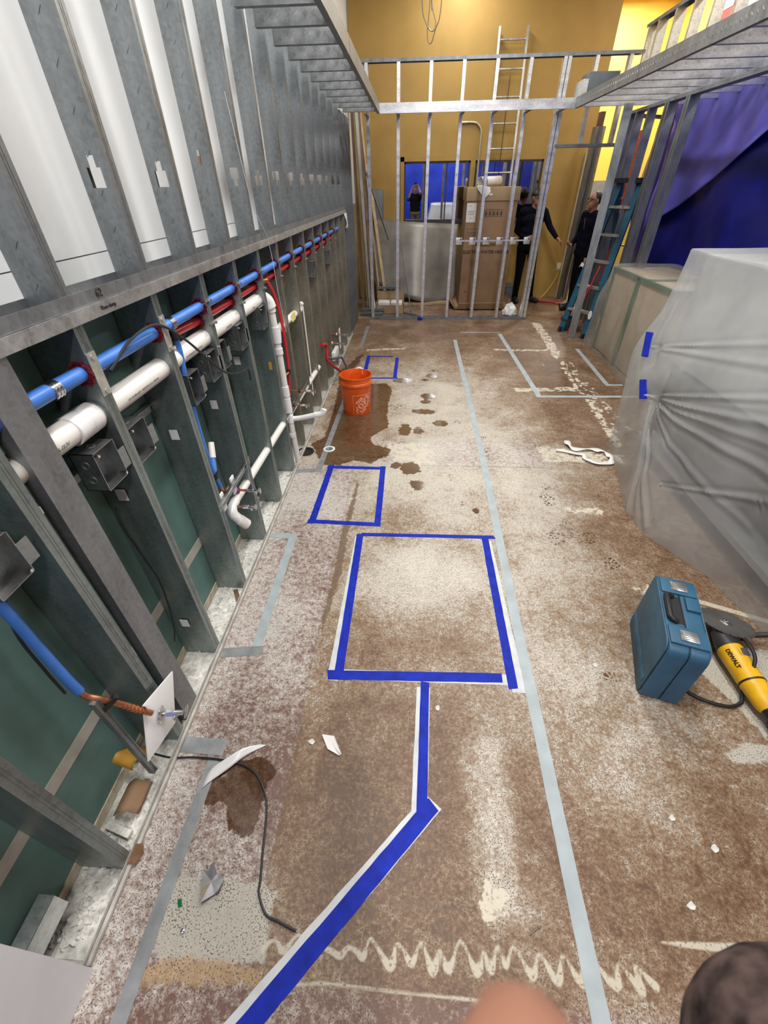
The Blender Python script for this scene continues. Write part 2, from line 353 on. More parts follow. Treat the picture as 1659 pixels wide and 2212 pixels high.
glue = [[(-0.175,3.222),(0.184,3.194),(0.215,2.964),(0.083,2.853),(-0.122,2.916),(-0.186,3.062)],[(0.160,3.037),(0.234,2.980),(0.211,2.871),(0.131,2.876)],
    [(1.076,3.184),(1.262,3.167),(1.511,3.122),(1.727,3.055),(1.686,2.946),(1.275,2.945),(1.062,2.959)],[(1.875,7.181),(2.004,7.182),(1.957,6.023),(1.901,5.537),(1.803,5.536),(1.833,6.022)],
    [(1.809,5.191),(1.858,5.111),(1.800,4.465),(1.781,4.401),(1.759,4.490),(1.789,4.806)],[(1.093,4.474),(1.816,4.518),(1.781,4.401),(1.138,4.373)],[(1.094,5.830),(1.789,5.819),(1.782,5.760),(1.108,5.751)],
    [(1.789,4.195),(1.847,4.162),(1.795,3.502),(1.785,3.209),(1.728,3.207),(1.745,3.591)],[(1.977,5.538),(1.943,5.034),(1.953,4.343),(1.964,3.740),(1.965,3.507),(1.917,3.505),(1.901,4.050),(1.911,4.668)],
    [(1.052,2.345),(1.299,2.339),(1.300,2.282),(1.247,2.285),(1.053,2.293)],[(1.250,1.626),(1.383,1.649),(1.395,1.567),(1.284,1.531)],[(0.307,0.367),(0.340,0.346),(0.338,0.286),(0.318,0.253),(0.277,0.251),(0.264,0.292),(0.282,0.348)],
    [(-0.57,2.96),(-0.45,2.97),(-0.44,2.93),(-0.53,2.90)],[(-0.60,5.80),(-0.10,5.87),(-0.08,5.80),(-0.60,5.73)]]
creamd = np.full(len(PT), 9.0)
for g in glue: creamd = np.minimum(creamd, sd_poly(g))
for k in range(34):
    t = k/33; creamd = np.minimum(creamd, sd_ell(1.90-0.10*t+random.uniform(-.07, .05), 5.6-2.3*t, random.uniform(.012, .03), random.uniform(.02, .05)))
squig = [(-0.387,0.154),(-0.374,0.169),(-0.354,0.172),(-0.328,0.153),(-0.298,0.186),(-0.276,0.184),(-0.263,0.156),(-0.225,0.168),(-0.189,0.161),(-0.161,0.153),(-0.140,0.171),(-0.115,0.165),(-0.094,0.154),(-0.083,0.186),(-0.070,0.191),(-0.026,0.147),(-0.009,0.144),(0.000,0.186),(0.020,0.178),(0.047,0.150),(0.074,0.195),(0.106,0.137),(0.127,0.184),(0.152,0.143),(0.189,0.205),(0.231,0.143),(0.254,0.187),(0.271,0.150),(0.297,0.201),(0.314,0.160),(0.343,0.201),(0.385,0.145),(0.414,0.191),(0.454,0.138),(0.480,0.193),(0.519,0.140),(0.547,0.199),(0.612,0.138),(0.634,0.186),(0.679,0.134),(0.678,0.184),(0.721,0.145)]
squig = [(p.x, p.y) for p in smooth_path([(a, b, 0) for a, b in squig], 4)]
sqw = [0.0065 + 0.013*min(1, max(0, (0.178-q[1])/0.03)) for q in squig]
paint = sd_line(squig, sqw)
paint = np.minimum(paint, sd_line([(-0.328,0.086),(-0.200,0.098),(0.009,0.094),(0.187,0.092),(0.312,0.091)], 0.006))
paint = np.minimum(paint, sd_line([(0.775,0.235),(0.874,0.234),(1.078,0.234)], [0.004, 0.016, 0.03]))
paint = np.minimum(paint, sd_line([(1.30,1.53),(1.42,1.6),(1.9,1.4)], 0.03))
pale = np.minimum(sd_poly([(-0.713,0.303),(-0.581,0.299),(-0.444,0.301),(-0.377,0.277),(-0.389,0.238),(-0.389,0.203),(-0.379,0.127),(-0.497,0.115),(-0.704,0.117),(-0.735,0.193)]),
    sd_poly([(1.330,1.155),(1.511,1.261),(1.9,1.25),(1.604,1.079),(1.451,0.837),(1.40,1.0)]))
pale = np.minimum(pale, sd_poly([(1.251,0.774),(1.339,0.822),(1.60,0.819),(1.56,0.766),(1.276,0.743)]))
tanp = sd_poly([(-0.737,0.101),(-0.619,0.127),(-0.519,0.130),(-0.376,0.110),(-0.379,0.082),(-0.717,0.062)])
dark = np.minimum(sd_poly([(-0.388,2.605),(-0.356,2.575),(-0.367,2.020),(-0.361,1.692),(-0.386,1.389),(-0.409,1.244),(-0.436,1.327),(-0.422,1.616),(-0.427,2.018)]),
    sd_poly([(-0.424,0.810),(-0.400,0.811),(-0.399,0.472),(-0.427,0.242),(-0.433,0.342),(-0.422,0.513)]))
seam = np.minimum(sd_line([(-0.86,3.26),(2.2,3.25)], 0.006), sd_line([(-0.5,2.845),(2.2,2.86)], 0.006))
seam = np.minimum(seam, sd_line([(-0.43,2.8),(-0.43,0.8),(-0.44,0.24)], 0.003)); seam = np.minimum(seam, sd_line([(-0.36,0.3),(0.2,0.27)], 0.003))
# broad tone: 0 = brown stained, 1 = pale dusty concrete
x_, y_ = PT[:, 0], PT[:, 1]
def blob(cx, cy, rx, ry, k): return k*np.exp(-(((x_-cx)/rx)**2+((y_-cy)/ry)**2))
tone = 0.31 + blob(0.1,1.65,0.42,0.30,0.62) + blob(0.15,2.6,0.85,0.7,0.42) + blob(0.35,4.1,0.85,1.2,0.48) + blob(0.85,1.35,0.35,0.8,0.34) + blob(-0.62,1.25,0.22,0.5,0.38) + blob(-0.62,2.4,0.2,0.5,0.35)
tone += blob(-0.62,0.35,0.18,0.25,0.25) + blob(0.25,1.05,0.6,0.12,0.16) + blob(0.34,0.55,0.09,0.32,0.40) + blob(0.9,2.6,0.35,0.6,0.22) + blob(0.95,0.75,0.35,0.25,0.10) + blob(-0.85,1.2,0.09,2.5,0.35)
tone += blob(1.0,0.35,0.6,0.25,-0.10) + blob(-0.1,0.5,0.35,0.35,-0.16) + blob(1.5,4.6,0.9,1.2,-0.22) + blob(0.6,6.6,1.5,0.8,-0.12) + blob(0.8,0.05,0.6,0.2,0.05) + blob(1.35,1.9,0.3,0.6,-0.12) + blob(-0.1,1.15,0.3,0.12,-0.12)
tone += 0.10*np.exp(-((y_-4.2)/1.6)**2)*(x_ < 1.3)
tone += 0.18*ssm(sd_poly([(0.218,0.771),(0.394,0.780),(0.393,0.476),(0.374,0.257),(0.256,0.250),(0.243,0.468)]), 0.03)
pink = ssm(np.maximum(x_+0.425, 0)-(x_ < -0.425)*0.05, 0.02)*(y_ < 2.85)
pink = np.maximum(pink, ssm(np.maximum(np.abs(y_-3.05)-0.2, 0)-(np.abs(y_-3.05) < 0.2)*0.05, 0.02)*(x_ > -0.3)*(x_ < 1.1)*0.8)
pink = np.maximum(pink, 0.75*ssm(y_-0.085, 0.012))
fm = bpy.data.meshes.new('floor'); nxx, nyy = len(gx), len(gy)
vz = np.zeros((len(PT), 3)); vz[:, :2] = PT
ii, jj = np.meshgrid(np.arange(nxx-1), np.arange(nyy-1)); a_ = (jj*nxx+ii).ravel(); quads = np.stack([a_, a_+1, a_+nxx+1, a_+nxx], 1)
fm.vertices.add(len(PT)); fm.vertices.foreach_set('co', vz.ravel()); fm.loops.add(quads.size); fm.loops.foreach_set('vertex_index', quads.ravel().astype(np.int32))
fm.polygons.add(len(quads)); fm.polygons.foreach_set('loop_start', (np.arange(len(quads))*4).astype(np.int32)); fm.update(calc_edges=True)
for nm, arr in (('wet', wet), ('tread', prn), ('glue', creamd), ('paint', paint), ('pale', pale), ('tanpatch', tanp), ('dark', dark), ('seam', seam), ('tone', tone), ('pink', pink)):
    at = fm.attributes.new(nm, 'FLOAT', 'POINT'); at.data.foreach_set('value', np.clip(arr, -1, 1).astype(np.float32))
m = bpy.data.materials.new('stained_concrete'); nt, N, L, P = nodes_of(m)
def attr(n): a = N.new('ShaderNodeAttribute'); a.attribute_name = n; return a.outputs['Fac']
tc = N.new('ShaderNodeTexCoord')
def nz(sc, det=5, rough=0.55, dist=0.0, st=(1, 1, 1)):
    n = N.new('ShaderNodeTexNoise'); n.inputs['Scale'].default_value = sc; n.inputs['Detail'].default_value = det; n.inputs['Roughness'].default_value = rough; n.inputs['Distortion'].default_value = dist
    mp = N.new('ShaderNodeMapping'); mp.inputs['Scale'].default_value = st; L.new(tc.outputs['Object'], mp.inputs[0]); L.new(mp.outputs[0], n.inputs['Vector']); return n.outputs['Fac']
def mth(op, a, b=None, c=None):
    n = N.new('ShaderNodeMath'); n.operation = op
    for i, v in enumerate((a, b, c)):
        if v is None: continue
        if isinstance(v, (int, float)): n.inputs[i].default_value = v
        else: L.new(v, n.inputs[i])
    return n.outputs[0]
def step(v, lo, hi):        # 1 below lo, 0 above hi
    n = N.new('ShaderNodeMapRange'); n.interpolation_type = 'SMOOTHSTEP'; L.new(v, n.inputs[0])
    n.inputs[1].default_value = lo; n.inputs[2].default_value = hi; n.inputs[3].default_value = 1; n.inputs[4].default_value = 0; return n.outputs[0]
def mixc(f, a, b):
    n = N.new('ShaderNodeMix'); n.data_type = 'RGBA'
    if isinstance(f, (int, float)): n.inputs[0].default_value = f
    else: L.new(f, n.inputs[0])
    for i, v in ((6, a), (7, b)):
        if isinstance(v, tuple): n.inputs[i].default_value = (*v, 1)
        else: L.new(v, n.inputs[i])
    return n.outputs[2]
big = nz(2.6, 4, 0.6, 0.4); mid = nz(16, 5, 0.72, 0.6); fine = nz(85, 3, 0.7); pit = nz(210, 1, 0.5); grain = nz(38, 5, 0.78)
edge = mth('MULTIPLY', mth('SUBTRACT', nz(24, 4, 0.7), 0.5), 0.06); edge2 = mth('MULTIPLY', mth('SUBTRACT', nz(9, 4, 0.65), 0.5), 0.12)
t = mth('ADD', attr('tone'), mth('MULTIPLY', mth('SUBTRACT', big, 0.5), 1.0)); t = mth('ADD', t, mth('MULTIPLY', mth('SUBTRACT', mid, 0.5), 1.15)); t = mth('ADD', t, mth('MULTIPLY', mth('SUBTRACT', grain, 0.5), 1.0)); t = mth('ADD', t, mth('MULTIPLY', mth('SUBTRACT', fine, 0.5), 1.1))
cr = N.new('ShaderNodeValToRGB'); e = cr.color_ramp.elements
e[0].position = 0.0; e[0].color = (0.105, 0.055, 0.028, 1); e[1].position = 1.0; e[1].color = (0.64, 0.60, 0.51, 1)
for p_, c_ in ((0.28, (0.205, 0.122, 0.067)), (0.50, (0.305, 0.228, 0.156)), (0.72, (0.465, 0.415, 0.345))):
    k = e.new(p_); k.color = (*c_, 1)
L.new(t, cr.inputs['Fac']); col = cr.outputs['Color']
# adhesive scraped zone beside the wall: red-brown flecks under white scrapings
pk = mth('MULTIPLY', attr('pink'), 0.92)
cp = N.new('ShaderNodeValToRGB'); e = cp.color_ramp.elements; e[0].position = 0.36; e[0].color = (0.16, 0.085, 0.068, 1); e[1].position = 0.66; e[1].color = (0.62, 0.585, 0.545, 1); k = e.new(0.5); k.color = (0.37, 0.30, 0.265, 1)
tp = mth('ADD', mth('MULTIPLY', mth('SUBTRACT', t, 0.5), 0.42), mth('ADD', 0.48, mth('MULTIPLY', mth('SUBTRACT', grain, 0.5), 0.55))); L.new(tp, cp.inputs['Fac'])
col = mixc(pk, col, cp.outputs['Color'])
col = mixc(mth('MULTIPLY', step(mth('ADD', attr('pale'), edge), -0.008, 0.006), 0.9), col, mixc(mid, (0.42, 0.40, 0.34), (0.58, 0.56, 0.48)))
col = mixc(mth('MULTIPLY', step(mth('ADD', attr('tanpatch'), edge), -0.012, 0.006), 0.75), col, (0.46, 0.31, 0.16))
col = mixc(mth('MULTIPLY', step(mth('ADD', attr('dark'), mth('ADD', mth('MULTIPLY', edge, 1.0), 0.008)), -0.004, 0.004), 0.8), col, (0.135, 0.078, 0.040))
# dark pores
col = mixc(mth('MULTIPLY', mth('SUBTRACT', 1.0, step(mth('MULTIPLY', pit, mth('ADD', 0.6, mth('MULTIPLY', mid, 0.8))), 0.575, 0.64)), 0.8), col, (0.085, 0.050, 0.030))
col = mixc(mth('MULTIPLY', step(attr('seam'), -0.001, 0.004), mth('MULTIPLY', mid, 1.2)), col, (0.12, 0.085, 0.06))
gl = step(mth('ADD', attr('glue'), mth('ADD', mth('MULTIPLY', edge, 1.3), edge2)), -0.004, 0.004); gl = mth('MULTIPLY', gl, mth('MULTIPLY', step(grain, 0.54, 0.62), step(mid, 0.50, 0.57)))
col = mixc(mth('MULTIPLY', gl, 0.95), col, mixc(mid, (0.56, 0.50, 0.38), (0.74, 0.70, 0.58)))
pn = mth('MULTIPLY', step(mth('ADD', attr('paint'), mth('MULTIPLY', edge, 0.12)), -0.003, 0.003), step(fine, 0.53, 0.66))
col = mixc(mth('MULTIPLY', pn, 0.8), col, (0.60, 0.56, 0.45))
# footprints break into tread lugs
vo = N.new('ShaderNodeTexVoronoi'); vo.inputs['Scale'].default_value = 42; vo.feature = 'DISTANCE_TO_EDGE'; L.new(tc.outputs['Object'], vo.inputs['Vector'])
tr = mth('MULTIPLY', step(mth('ADD', attr('tread'), edge2), -0.02, 0.01), mth('SUBTRACT', 1.0, step(vo.outputs['Distance'], 0.12, 0.22)))
we = step(mth('ADD', attr('wet'), mth('ADD', edge, mth('MULTIPLY', edge2, 0.6))), -0.004, 0.004)
wt = mth('MAXIMUM', we, tr)
wc = N.new('ShaderNodeMix'); wc.data_type = 'RGBA'; wc.blend_type = 'MULTIPLY'; wc.inputs[0].default_value = 1.0; L.new(col, wc.inputs[6]); wc.inputs[7].default_value = (0.30, 0.18, 0.09, 1)
wcol = mixc(0.5, wc.outputs[2], (0.080, 0.036, 0.012))
col = mixc(mth('MULTIPLY', wt, 0.93), col, wcol)
L.new(col, P.inputs['Base Color'])
ro = N.new('ShaderNodeMix'); ro.data_type = 'FLOAT'; L.new(wt, ro.inputs[0])
rb = N.new('ShaderNodeMapRange'); rb.inputs[3].default_value = 0.34; rb.inputs[4].default_value = 0.68; L.new(mid, rb.inputs[0]); L.new(rb.outputs[0], ro.inputs[2]); ro.inputs[3].default_value = 0.10
L.new(ro.outputs[0], P.inputs['Roughness'])
bp = N.new('ShaderNodeBump'); bp.inputs['Strength'].default_value = 0.35; bp.inputs['Distance'].default_value = 0.003
hh = mth('ADD', mth('MULTIPLY', grain, 0.6), mth('MULTIPLY', fine, 0.5)); L.new(mth('MULTIPLY', hh, mth('SUBTRACT', 1.0, mth('MULTIPLY', we, 0.85))), bp.inputs['Height']); L.new(bp.outputs[0], P.inputs['Normal'])
fm.materials.append(m)
floor = bpy.data.objects.new('floor', fm); COL.objects.link(floor); struct(floor)

# ---- walls, ceiling
def slab(name, a, b, m): return struct(MB().box(a, b).build(name, m))
wl = struct(MB().box((-1.25,-3.2,1.50),(-1.062,9.15,CEIL)).build('wall_left', 'white_wall'))
tag(MB().box((-1.25,-3.2,0),(-1.045,3.36,1.50)).build('teal_board', 'teal', wl), 'dark teal painted backing board')
tag(MB().box((-1.25,3.36,0),(-1.045,9.15,1.50)).build('tan_board', 'tan', wl), 'bare tan backing board')
struct(MB().box((-1.045,-1.0,0.318),(-1.0435,3.36,0.372)).build('trim_1', 'joint'))
struct(MB().box((-1.045,-1.0,0),(-1.040,3.36,0.045)).build('baseboard_left', 'cream'))
MB().box((-1.062,0.9,1.5905),(-1.0613,3.3,1.5925)).build('pencil_line', 'ink', wl)
wb = MB()
for a, b in (((-1.05,9.15,0),(2.82,9.3,1.22)), ((-1.05,9.15,2.045),(2.82,9.3,CEIL)), ((-1.05,9.15,1.22),(-0.20,9.3,2.045)), ((0.905,9.15,1.22),(0.985,9.3,2.045)), ((2.10,9.15,1.22),(2.82,9.3,2.045))): wb.box(a, b)
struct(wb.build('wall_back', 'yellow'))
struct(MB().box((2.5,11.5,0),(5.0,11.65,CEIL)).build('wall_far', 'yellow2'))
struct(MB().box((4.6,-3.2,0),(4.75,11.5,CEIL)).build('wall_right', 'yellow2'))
struct(MB().box((-1.25,-3.35,0),(4.75,-3.2,CEIL)).build('wall_front', 'yellow'))
struct(MB().box((-1.25,-3.35,CEIL),(5.0,11.65,CEIL+0.1)).build('ceiling', 'ceiling'))
struct(MB().box((2.3,9.3,0),(2.45,11.65,CEIL)).build('wall_hall', 'mid_grey'))
struct(MB().box((2.75,9.10,0),(2.83,9.32,2.12)).build('trim_2', 'cream_trim'))
struct(MB().box((2.45,11.38,0),(4.6,11.5,1.75)).build('trim_3', 'mid_grey'))
# windows in the yellow wall
for i, (x0, x1, muls) in enumerate(((-0.20, 0.905, (0.155, 0.52)), (0.985, 2.10, (1.55,)))):
    wf = MB(); z0, z1 = 1.22, 2.045
    for a, b in (((x0,9.15,z0),(x1,9.21,z0+.025)), ((x0,9.15,z1-.03),(x1,9.21,z1)), ((x0,9.15,z0),(x0+.022,9.21,z1)), ((x1-.022,9.15,z0),(x1,9.21,z1))): wf.box(a, b)
    wo = struct(wf.build('window_%d' % (i+1), 'frame_d'))
    MB().box((x0+.022,9.185,z0+.025),(x1-.022,9.19,z1-.03)).build('pane', gm, wo)
    MB().box((x0-.06,9.12,z0-.03),(x1+.05,9.15,z0)).build('sill', 'dark_tray', wo)
    for mx in muls: MB().box((mx-.009,9.16,z0+.025),(mx+.009,9.184,z1-.03)).build('mullion', 'frame_d', wo)
    if i == 0:
        cas = MB()
        for a, b in (((x0-.06,9.13,z0),(x0,9.15,z1+.06)), ((x0-.06,9.13,z1),(x1,9.15,z1+.06))): cas.box(a, b)
        cas.build('casing', 'yellow', wo)
slab('window_dark_backing', (-0.4,10.3,0.6), (2.29,10.4,3.0), 'room_dark')  # added near-black panel standing in for the unlit room behind the panes

# ---- ceiling fixtures
def ceiling_light(i, x, y, power):
    t = thing('ceiling_light', ['square white ceiling light panel over the mouth of the room','long white ceiling light over the big taped square','long white ceiling light over the orange bucket','long white ceiling light before the end stud wall','long white ceiling light over the water heater carton','long white ceiling light over the blue tarpaulin','long white ceiling light over the stepladder','long white ceiling light in the far hall'][i], 'ceiling light', (x, y, CEIL-0.08), 'ceiling light fixtures')
    MB().box((x-.16,y-.62,CEIL-.08),(x+.16,y+.62,CEIL)).build('housing', 'white_wall', t)
    MB().box((x-.14,y-.60,CEIL-.09),(x+.14,y+.60,CEIL-.08)).build('diffuser', LAMP, t)
    ld = bpy.data.lights.new('tube', 'AREA'); ld.shape = 'RECTANGLE'; ld.size = 0.28; ld.size_y = 1.2; ld.energy = power; ld.color = (1.0, 0.97, 0.93)
    lo = bpy.data.objects.new('tube', ld); COL.objects.link(lo); lo.parent = t; lo.location = (0, 0, -0.02)
for i, (x, y, p_) in enumerate(LIGHT_SPOTS): ceiling_light(i, x, y, p_)

# ================================================================== STEEL FRAMING
def cstud(h, depth, flange=0.041, t=0.0018, hole=None, knurl=False, ticks=False):
    """C section: web at y=0 facing -y, x from -depth to 0, flanges toward +y, z from 0 to h; hole=(z, flip)"""
    b = MB(); xs = -depth
    if hole is None: b.box((xs,0,0),(0,t,h))
    else:
        z, flip = hole; c = -depth/2; rows = [(z, z+.047, .021), (z+.047, z+.074, .010)]
        if flip: rows = [(z, z+.027, .010), (z+.027, z+.074, .021)]
        b.box((xs,0,0),(0,t,z)); b.box((xs,0,z+.074),(0,t,h))
        for z0, z1, hw in rows: b.box((xs,0,z0),(c-hw,t,z1)); b.box((c+hw,0,z0),(0,t,z1))
    b.box((-t,t,0),(0,flange,h)); b.box((xs,t,0),(xs+t,flange,h))
    b.box((-.010,flange-t,0),(-t,flange,h)); b.box((xs+t,flange-t,0),(xs+.010,flange,h))
    # pressed stiffening ribs on the flange
    b.box((-0.0005,flange*.42,0),(0.0008,flange*.50,h)); b.box((-0.0005,flange*.62,0),(0.0008,flange*.70,h))
    if ticks:       # sparse slanted tool marks down the web
        for k in range(int(h/.09)): b.bar((-depth*.5-.006,-.0004,.05+k*.09), (-depth*.5+.006,-.0004,.065+k*.09), .0022, .002, (0,1,0))
    if knurl:       # raised chevrons pressed in the web
        n = int(h/0.05)
        for k in range(n):
            zc = 0.03+k*0.05
            for s in (-1, 1):
                b.bar((-depth*.5+s*.012,-.0006,zc), (-depth*.5,-.0006,zc+.014*(1 if k % 2 else -1)), .0035, .003, (0,1,0))
    return b
def place(src_mesh, name, m, loc, rot, label, cat, group):
    o = bpy.data.objects.new(name, src_mesh); COL.objects.link(o); o.location = loc; o.rotation_euler = rot
    return tag(o, label, cat, group)
def mesh_of(mb, m, name):
    o = mb.build(name, m, origin=False); me = o.data; bpy.data.objects.remove(o); return me
XF = -0.888
# lower furring wall: six inch studs under the ledge
LOW = mesh_of(cstud(1.503, 0.152), galv('galvanised_teal_reflection', (0.29,0.335,0.335)), 'metal_stud'); LOWT = mesh_of(cstud(1.503, 0.152), galv('galvanised_tan_reflection', (0.36,0.345,0.29)), 'metal_stud')  # teal and tan reflections of the boards are put into the stud colours
ORD = ['first','second','third','fourth','fifth','sixth','seventh','eighth','ninth','tenth','eleventh','twelfth','thirteenth','fourteenth','fifteenth','sixteenth']
YLOW = [0.305, 0.711, 1.11, 1.518, 1.92, 2.32, 2.72, 3.13, 3.53, 3.94, 4.34, 4.75, 5.15, 5.56, 5.96, 6.37]
near = {0.305: 'galvanised lower wall stud next to the drywall sheet edge', 0.711: 'galvanised lower wall stud with the white valve plate at its foot'}
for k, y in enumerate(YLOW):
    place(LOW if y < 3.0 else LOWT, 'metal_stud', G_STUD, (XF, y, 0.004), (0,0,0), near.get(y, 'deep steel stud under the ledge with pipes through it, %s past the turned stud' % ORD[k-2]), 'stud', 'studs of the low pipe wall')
def track(name, p0, p1, web, flange, up, label, cat='track', m=None, group=None, t=0.0018):
    """U section from p0 to p1; web normal to 'up', flanges along -up"""
    p0 = Vector(p0); p1 = Vector(p1); d = (p1-p0).normalized(); u = Vector(up).normalized(); s = d.cross(u)
    T = Matrix(((d.x,s.x,u.x,p0.x),(d.y,s.y,u.y,p0.y),(d.z,s.z,u.z,p0.z),(0,0,0,1))); L_ = (p1-p0).length
    b = MB()
    b.box((0,-web/2,-t),(L_,web/2,0),T); b.box((0,-web/2,-flange),(L_,-web/2+t,-t),T); b.box((0,web/2-t,-flange),(L_,web/2,-t),T)
    return tag(b.build(name, m or G_STUD), label, cat, group)
track('ledge_track', (XF-.073,-0.35,1.5095), (XF-.073,6.52,1.5095), 0.160, 0.034, (0,0,1), 'scuffed bright track capping the low pipe wall', m=G_LITE)
track('sole_track', (XF-.046,-0.35,1.5105), (XF-.046,6.52,1.5105), 0.096, 0.034, (0,0,-1), 'grey bottom track of the upper wall standing on the ledge', m=G_DARK)
track('floor_track', (XF-.076,0.09,0.0015), (XF-.076,6.6,0.0015), 0.158, 0.030, (0,0,-1), 'dusty floor track under the low pipe wall', m=galv('galvanised_dusty', (0.55,0.54,0.50), 0.6, 0.5))
tag(text_mb('62', 0.030, frame((XF+.003,1.262,1.529), (0,1,0), (0,0,1))).build('marker_number', 'ink'), 'handwritten number 62 on the grey ledge track', 'marking')
tag(text_mb('Then clamp', 0.016, frame((XF+.0085,1.275,1.493), (0,1,0), (0,0,1))).build('marker_note', 'ink'), 'faint handwritten words on the bright ledge track', 'marking')
# upper wall studs
UPA = mesh_of(cstud(1.9, 0.092, hole=(0.250, False), ticks=True), G_STUD, 'upper_stud'); UPB = mesh_of(cstud(1.9, 0.092, hole=(0.250, True)), G_STUD, 'upper_stud'); UPN = mesh_of(cstud(1.9, 0.092, ticks=True), G_STUD, 'upper_stud')
YUP = [0.70, 1.11, 1.518, 1.92, 2.32, 2.72, 3.13, 3.53, 3.94, 4.34, 4.75, 5.15, 5.56, 5.96, 6.37]
for k, y in enumerate(YUP):
    me = UPN if y in (1.11, 2.32) else (UPB if k in (5, 7, 8, 10, 11) else UPA)
    place(me, 'upper_stud', G_STUD, (XF, y, 1.512), (0,0,0), 'tall galvanised stud above the ledge, %s counting from the corner posts' % ORD[len(YUP)-1-k], 'stud', 'studs of the upper wall')
o = tag(MB().box((XF-.055,2.3175,1.86),(XF-.045,2.319,1.885)).build('pipe_clip', 'steel'), 'small clip with orange tip screwed to an upper stud', 'clip')
tag(MB().box((XF-.054,2.3165,1.842),(XF-.046,2.319,1.866)).build('clip_tip', 'copper'), 'orange tip hanging below the small steel clip', 'clip')
# stud turned with its web to the room
ROT = mesh_of(cstud(1.503, 0.092), G_DARK, 'turned_stud')
place(ROT, 'turned_stud', G_DARK, (XF+0.001, 0.882, 0.004), (0,0,R(90)), 'scratched stud turned flat side to the room beside the valve plate', 'stud', None)
# full height studs closing the run at the far corner
POST = mesh_of(cstud(2.43, 0.152), G_STUD, 'corner_stud')
for k, y in enumerate((6.56, 6.70, 6.86, 7.02, 7.18, 7.34)):
    place(POST, 'corner_stud', G_STUD, (XF, y, 0.004), (0,0,0), 'full height stud packed in the corner, %s after the ledge end' % ORD[k], 'stud', 'corner post studs')
# dropped soffit along the wall: joists and fascia
SZ0 = 2.438
JO = mesh_of(cstud(0.425, 0.092, knurl=True).xf(Matrix.Rotation(R(90), 4, 'Y')), G_BOX, 'soffit_joist')
for k, y in enumerate((6.82, 6.45, 6.06, 5.68, 5.29, 4.90, 4.51, 4.12, 3.74, 3.36, 3.02)):
    place(JO, 'soffit_joist', G_BOX, (XF-0.003, y, SZ0), (0,0,0), 'short patterned joist of the wall soffit, %s from the crossing fascia' % ORD[k], 'joist', 'joists of the wall soffit')
track('soffit_fascia', (-.462,2.86,SZ0+.046), (-.462,7.05,SZ0+.046), 0.094, 0.034, (1,0,0), 'fascia track running out along the wall soffit', m=G_STUD)
track('soffit_fascia', (-.462,7.032,SZ0+.046), (1.868,7.032,SZ0+.046), 0.094, 0.034, (0,-1,0), 'bright dimpled fascia track crossing in front of the end stud wall', m=G_LITE)
bb = MB()
for k in range(46):
    xx = -.43+k*0.05
    for s in (-1, 1): bb.bar((xx,7.0312,SZ0+.046+s*.010), (xx+.014,7.0312,SZ0+.046), .004, .003, (0,1,0))
tag(bb.build('dimple_row', G_LITE), 'row of pressed chevron dimples on the crossing fascia track', 'dimples', kind='stuff')
track('soffit_fascia', (1.868,7.05,SZ0+.046), (1.868,2.2,SZ0+.046), 0.094, 0.034, (-1,0,0), 'fascia track running out beside the blue tarpaulin', m=G_DARK)
bb = MB()
for k in range(96):
    yy = 2.3+k*0.05; bb.bar((1.8672,yy,SZ0+.038), (1.8672,yy+.020,SZ0+.056), .004, .003, (1,0,0))
tag(bb.build('dash_row', G_BOX), 'row of pressed slanting dashes on the tarpaulin side fascia', 'dimples', kind='stuff')
# end stud wall
XE = [-0.667, -0.267, 0.135, 0.535, 0.935, 1.335]
ENDS = mesh_of(cstud(2.955, 0.092).xf(Matrix.Rotation(R(-90), 4, 'Z')), G_LITE, 'end_wall_stud')
for k, x in enumerate(XE): place(ENDS, 'end_wall_stud', G_LITE, (x, 7.4, 0.004), (0,0,0), 'slim tall stud of the open end wall, %s from the corner posts' % ORD[k], 'stud', 'studs of the end wall')
for k, dx in enumerate((1.735, 1.785)): place(ENDS, 'jamb_stud', G_LITE, (dx, 7.4, 0.004), (0,0,0), ['inner jamb stud of the doorway, toward the carton','outer jamb stud of the doorway, toward the opening'][k], 'stud', 'doorway jamb studs')
CRIP = mesh_of(cstud(0.835, 0.092).xf(Matrix.Rotation(R(-90), 4, 'Z')), G_LITE, 'cripple_stud')
for k, x in enumerate((2.11, 2.50)): place(CRIP, 'cripple_stud', G_LITE, (x, 7.4, 2.125), (0,0,0), 'short stud above the doorway header, %s from the jamb' % ORD[k], 'stud', 'cripple studs over the doorway')
track('head_track', (-.74,7.446,2.962), (2.66,7.446,2.962), 0.096, 0.032, (0,0,1), 'top track of the open end wall', m=G_DARK)
track('floor_track', (-.70,7.446,0.0015), (1.84,7.446,0.0015), 0.096, 0.030, (0,0,-1), 'floor track of the open end wall', m=G_DARK)
track('door_header', (1.80,7.446,2.10), (2.66,7.446,2.10), 0.096, 0.034, (0,0,-1), 'header track over the doorway', m=G_DARK)
CJ = mesh_of(cstud(0.36, 0.092).xf(Matrix.Rotation(R(90), 4, 'Y')).xf(Matrix.Rotation(R(90), 4, 'Z')), G_STUD, 'return_joist')
for k, x in enumerate(XE + [1.74]): place(CJ, 'return_joist', G_STUD, (x+.045, 7.035, SZ0), (0,0,0), 'short joist tying the crossing fascia to the end wall, %s from the corner posts' % ORD[k], 'joist', 'joists of the crossing soffit')
# hanger bar with box plates across the end wall
hb = thing('box_hanger', 'bright hanger bar with six punched box plates across the end wall', 'hanger bar', (1.13, 7.37, 1.06))
MB().box((.62,7.375,1.072),(1.67,7.385,1.09)).build('bar', G_LITE, hb)
for k in range(6):
    x = .61+k*.197; pl = MB().box((x,7.362,1.035),(x+.092,7.374,1.122)).build('plate', G_LITE, hb, bevel=.003)
    MB().ring((x+.07,7.361,1.103), (0,1,0), .004, .012, .004, 14).build('knockout', 'black', pl)
